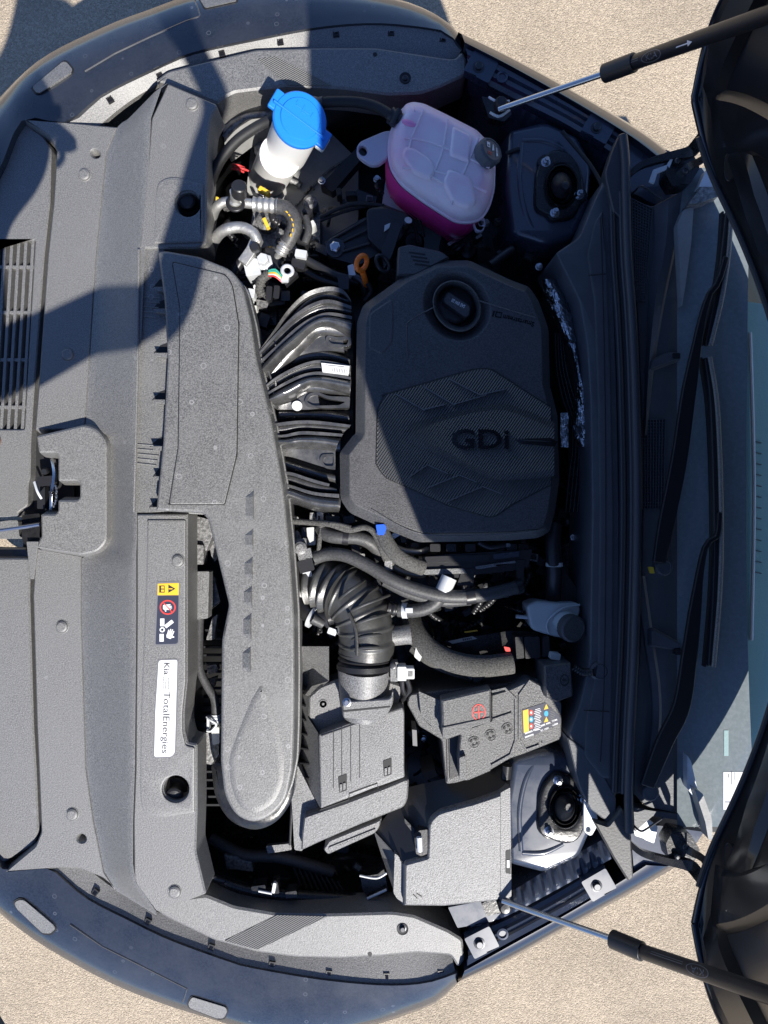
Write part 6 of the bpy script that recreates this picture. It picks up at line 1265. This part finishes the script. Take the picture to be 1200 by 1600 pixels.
# stiffening beams that run from the hinges into the panel
for s in (1, -1):
    yy = (lambda y: y) if s > 0 else (lambda y: 1590 - y)
    h_ = part('hood_hinge', 'black hood hinge beside the ' + ('coolant tank side of the cowl' if s > 0 else 'fuse box side of the cowl'))
    obj('hinge_arm', MB().ribbon([(984, yy(272), .945), (1004, yy(256), .955), (1045, yy(243), .97), (1078, yy(236), .985), (1092, yy(222), 1.01), (1118, yy(184), 1.07)], [8, 10, 12, 20, 20, 18], .012), 'gloss_black', h_, .002)
    obj('hinge_plate', MB().prism(rc([(1046, yy(244)), (1082, yy(238)), (1094, yy(262)), (1078, yy(288)), (1052, yy(292)), (1040, yy(272))], 4), .965, .93), 'gloss_black', h_, .003)
    obj('hinge_link', MB().ribbon([(1050, yy(286), .96), (1074, yy(262), .975), (1100, yy(246), 1.01), (1128, yy(214), 1.07)], 12, .01), 'gloss_black', h_, .002)
    for x, y in ((1056, 254), (1068, 270)): obj('hinge_bolt', MB().lathe((x, yy(y), .966 if x < 1100 else 1.05), [(5, 0), (5, .008), (3, .010), (.1, .010)], 6), 'dark_steel', h_, .001)
    obj('bare_bracket', MB().ribbon([(1018, yy(286), .955), (1024, yy(268), .958), (1044, yy(260), .965), (1050, yy(248), .97)], [9, 9, 7, 4], .004, smooth=False), 'bright_metal', h_, .001) if s > 0 else None
    obj('ground_wire', MB().tube([(985, yy(306), .94), (1000, yy(292), .96), (1012, yy(296), .955), (1036, yy(312), .95)], 1.6, n=8), 'dark_steel', h_)
# gas struts
def strut(p0, p1, p2, p3, p4, lab, arrow):
    s_ = part('gas_strut', lab)
    obj('piston_rod', MB().tube([p0, p1], 4.6, n=16), 'steel', s_, ang=60)
    obj('ball_joint', MB().lathe((p0[0], p0[1], p0[2]-.022), [(8, 0), (10, .008), (10, .022), (7, .028), (.1, .029)], 20), 'satin_black', s_)
    obj('dust_sleeve', MB().tube([p1, p2], 14.2, n=26), 'satin_black', s_, .0015)
    cyl = obj('cylinder', MB().tube([p2, p4], 12.5, n=30, m=8), 'satin_black', s_, ang=60)
    # print on the side that faces up
    A0, A1 = W(*p2), W(*p4); d = (A1-A0).normalized(); c0 = W(*p3); t0 = (c0-A0).dot(d); c = A0 + d*t0
    up = (Vector((0, 0, 1)) - d*d.z); view = (Vector((0, 0, H)) - c).normalized(); up = (view - d*d.dot(view)).normalized(); sd = up.cross(d).normalized()
    R = 12.5*mpp(sum((p2[2], p4[2]))/2) + .0006
    def on(a, b): ang = b/R; return c + d*a + up*(R*math.cos(ang)) + sd*(R*math.sin(ang))
    m = MB(); n = 28
    m.loft([[on(1.5*rx*math.cos(2*math.pi*i/n), ry*math.sin(2*math.pi*i/n)) for i in range(n)] for rx, ry in ((.0150, .0082), (.0138, .0070))], closed=True); obj('oval_emblem', m, 'print_grey', cyl)
    cu = bpy.data.curves.new('t', 'FONT'); cu.body = 'KIA'; cu.align_x = 'CENTER'; cu.align_y = 'CENTER'; o_ = bpy.data.objects.new('t', cu); C.objects.link(o_); bpy.context.view_layer.update()
    me = bpy.data.meshes.new_from_object(o_.evaluated_get(bpy.context.evaluated_depsgraph_get())); bpy.data.objects.remove(o_)
    for v in me.vertices: x, y = v.co.x*.0175, v.co.y*.0125; v.co = on(x*arrow, y*arrow)
    me.materials.clear(); me.materials.append(M['print_grey']); me.name = 'emblem_lettering'; q = bpy.data.objects.new('emblem_lettering', me); C.objects.link(q); q.parent = cyl
    for k in range(3): obj('print_line', MB().add([on(-.10, -.002+k*.003), on(-.03, -.002+k*.003), on(-.03, -.0012+k*.003), on(-.10, -.0012+k*.003)], [(0, 1, 2, 3)]), 'print_grey' if k else 'satin_black', cyl, smooth=False)
    if arrow > 0: obj('arrow_mark', MB().add([on(.055, -.0008), on(.078, -.0008), on(.078, -.004), on(.088, 0), on(.078, .004), on(.078, .0008), on(.055, .0008)], [(0, 1, 2, 3, 4, 5, 6)]), 'print_white', cyl, smooth=False)
    return s_
strut((780, 171, .955), (944, 115, 1.065), (992, 97, 1.105), (1041, 77, 1.15), (1225, 14, 1.36), 'hood gas strut beside the coolant tank, with an arrow on its black cylinder', 1)
strut((786, 1408, .922), (956, 1467, 1.065), (1004, 1487, 1.105), (1120, 1527, 1.22), (1240, 1568, 1.36), 'hood gas strut beside the fuse box', -1)
bs = part('strut_bracket', 'bracket holding the strut ball beside the fuse box')
PR('bracket', [(700, 1418), (790, 1400), (796, 1412), (770, 1440), (715, 1450)], .885, .02, 'inner_paint', bs, .002); PR('bracket', [(752, 1412), (790, 1396), (796, 1404), (794, 1424), (760, 1432)], .905, .02, 'gloss_black', bs, .003)
bs2 = part('strut_bracket', 'bracket holding the strut ball beside the coolant tank')
PR('bracket', [(752, 150), (790, 158), (800, 178), (788, 190), (764, 184)], .905, .02, 'gloss_black', bs2, .003); T('spring_clip', [(764, 152, .94), (776, 158, .945), (796, 158, .94)], 1.8, 'bright_metal', bs2); T('spring_clip', [(766, 176, .95), (780, 182, .955), (796, 172, .95)], 2, 'dull_white', bs2)
T('drain_hose', [(878, 205, .90), (895, 225, .90), (925, 262, .91), (943, 300, .92), (946, 350, .92)], 3.2, 'rubber', car); T('cable', [(790, 240, .88), (812, 232, .885)], 3, 'rubber', car)
T('edge_hose', [(800, 390, .86), (785, 400, .87), (765, 415, .88)], 7, 'satin_black', car)

# ------------------------------------------------------------------ the photographer, whose shadow falls on the bumper and cover
def figure():
    body = bpy.data.meshes.new('person'); 
    J = {'pel': (-1.0, -.02, .98, .135, .15), 'wst': (-.90, -.02, 1.14, .125, .14), 'chs': (-.70, -.03, 1.40, .13, .165), 'nkb': (-.56, -.0, 1.54, .07, .075), 'nk': (-.49, .03, 1.57, .05, .052),
         'h1': (-.45, .04, 1.61, .064, .066), 'h2': (-.42, .06, 1.68, .078, .072), 'h3': (-.41, .07, 1.75, .058, .055),
         'sR': (-.54, -.32, 1.55, .055, .055), 'eR': (-.05, -.46, 1.95, .04, .04), 'wR': (.11, -.27, 2.14, .03, .03), 'pR': (.06, -.19, 2.21, .034, .02),
         'sL': (-.60, .16, 1.51, .055, .055), 'eL': (-.40, .36, 1.84, .043, .043), 'wL': (-.07, .16, 2.17, .028, .028), 'pL': (-.03, .10, 2.22, .034, .02),
         'hR': (-1.02, -.10, .93, .10, .10), 'kR': (-1.03, -.13, .52, .062, .062), 'aR': (-1.10, -.14, .10, .042, .042), 'tR': (-.95, -.15, .04, .038, .03),
         'hL': (-1.02, .13, .93, .10, .10), 'kL': (-1.08, .16, .52, .062, .062), 'aL': (-1.18, .17, .10, .042, .042), 'tL': (-1.03, .18, .04, .038, .03)}
    E = [('pel', 'wst'), ('wst', 'chs'), ('chs', 'nkb'), ('nkb', 'nk'), ('nk', 'h1'), ('h1', 'h2'), ('h2', 'h3'), ('chs', 'sR'), ('sR', 'eR'), ('eR', 'wR'), ('wR', 'pR'), ('chs', 'sL'), ('sL', 'eL'), ('eL', 'wL'), ('wL', 'pL'),
         ('pel', 'hR'), ('hR', 'kR'), ('kR', 'aR'), ('aR', 'tR'), ('pel', 'hL'), ('hL', 'kL'), ('kL', 'aL'), ('aL', 'tL')]
    for s, sg in (('R', -1), ('L', 1)):
        px, py, pz = J['p'+s][:3]
        for k in range(4):
            b = (px + .012*k - .02, py - sg*.035, pz+.012 + .002*k, .009, .009); J[f'f{s}{k}a'] = b
            J[f'f{s}{k}b'] = (b[0]+.004, b[1]-sg*(.028+.004*(k in (1, 2))), b[2]+.028, .008, .008); J[f'f{s}{k}c'] = (b[0]+.002, b[1]-sg*.026, b[2]+.050, .007, .007)
            E += [('p'+s, f'f{s}{k}a'), (f'f{s}{k}a', f'f{s}{k}b'), (f'f{s}{k}b', f'f{s}{k}c')]
        J[f't{s}a'] = (px-.03, py-sg*.01, pz+.02, .011, .011); J[f't{s}b'] = (px-.035, py-sg*.035, pz+.045, .009, .009); E += [('p'+s, f't{s}a'), (f't{s}a', f't{s}b')]
    names = list(J); ix = {k: i for i, k in enumerate(names)}
    body.from_pydata([J[k][:3] for k in names], [(ix[a], ix[b]) for a, b in E], [])
    o = bpy.data.objects.new('person', body); C.objects.link(o)
    sk = o.modifiers.new('skin', 'SKIN'); body.skin_vertices[0]
    for i, k in enumerate(names): body.skin_vertices[0].data[i].radius = J[k][3:5]; body.skin_vertices[0].data[i].use_root = (k == 'pel')
    ss = o.modifiers.new('sub', 'SUBSURF'); ss.levels = 2; ss.render_levels = 2
    body.materials.append(M['jacket']); return o

fig = figure()
# skin modifier data must exist before radii are set, so the layer is made by the modifier first
fig['label'] = 'person in a dark jacket leaning over the bumper with both arms raised'; fig['category'] = 'person'
hd = obj('hair', MB().lathe((-.425, .06, 1.68), [(.082, .0), (.086, .03), (.075, .07), (.04, .098), (.001, .105)], 24, raw=True), 'hair', fig)
for s in (-1, 1): obj('eye', MB().lathe((-.347, .06+s*.03, 1.67), [(.011, -.004), (.012, 0), (.008, .006), (.001, .008)], 12, (1, 0, -.4), raw=True), 'label_white', fig)
obj('nose', MB().tube([(-.347, .06, 1.67), (-.33, .06, 1.635), (-.352, .06, 1.63)], .011, raw=True), 'skin', fig); obj('mouth', MB().tube([(-.367, .04, 1.61), (-.357, .06, 1.607), (-.367, .08, 1.61)], .006, raw=True), 'wire_red', fig)
ph = MB(); x0, x1, y0, y1 = -.035, .04, -.15, .015
ph.v = [(x, y, z) for z in (2.262, 2.270) for x, y in ((x0, y0), (x1, y0), (x1, y1), (x0, y1))]; ph.f = [(3, 2, 1, 0), (4, 5, 6, 7), (0, 1, 5, 4), (1, 2, 6, 5), (2, 3, 7, 6), (3, 0, 4, 7)]
phone = obj('mobile_phone', ph, 'satin_black', None, .002); phone['label'] = 'black mobile phone held flat above the engine bay'; phone['category'] = 'phone'

# keep the tree to thing > part > sub-part: anything hung deeper moves up to its part, in place
def tidy(root):
    for prt in list(root.children):
        for sub in list(prt.children):
            for deep_ in list(sub.children_recursive):
                m_ = deep_.matrix_basis.copy(); a = deep_.parent
                while a is not prt: m_ = a.matrix_basis @ m_; a = a.parent
                deep_['_m'] = [v for r in m_ for v in r]
            for deep_ in list(sub.children_recursive):
                m_ = Matrix([list(deep_['_m'])[i*4:i*4+4] for i in range(4)]); del deep_['_m']; deep_.parent = prt; deep_.matrix_basis = m_
tidy(car)
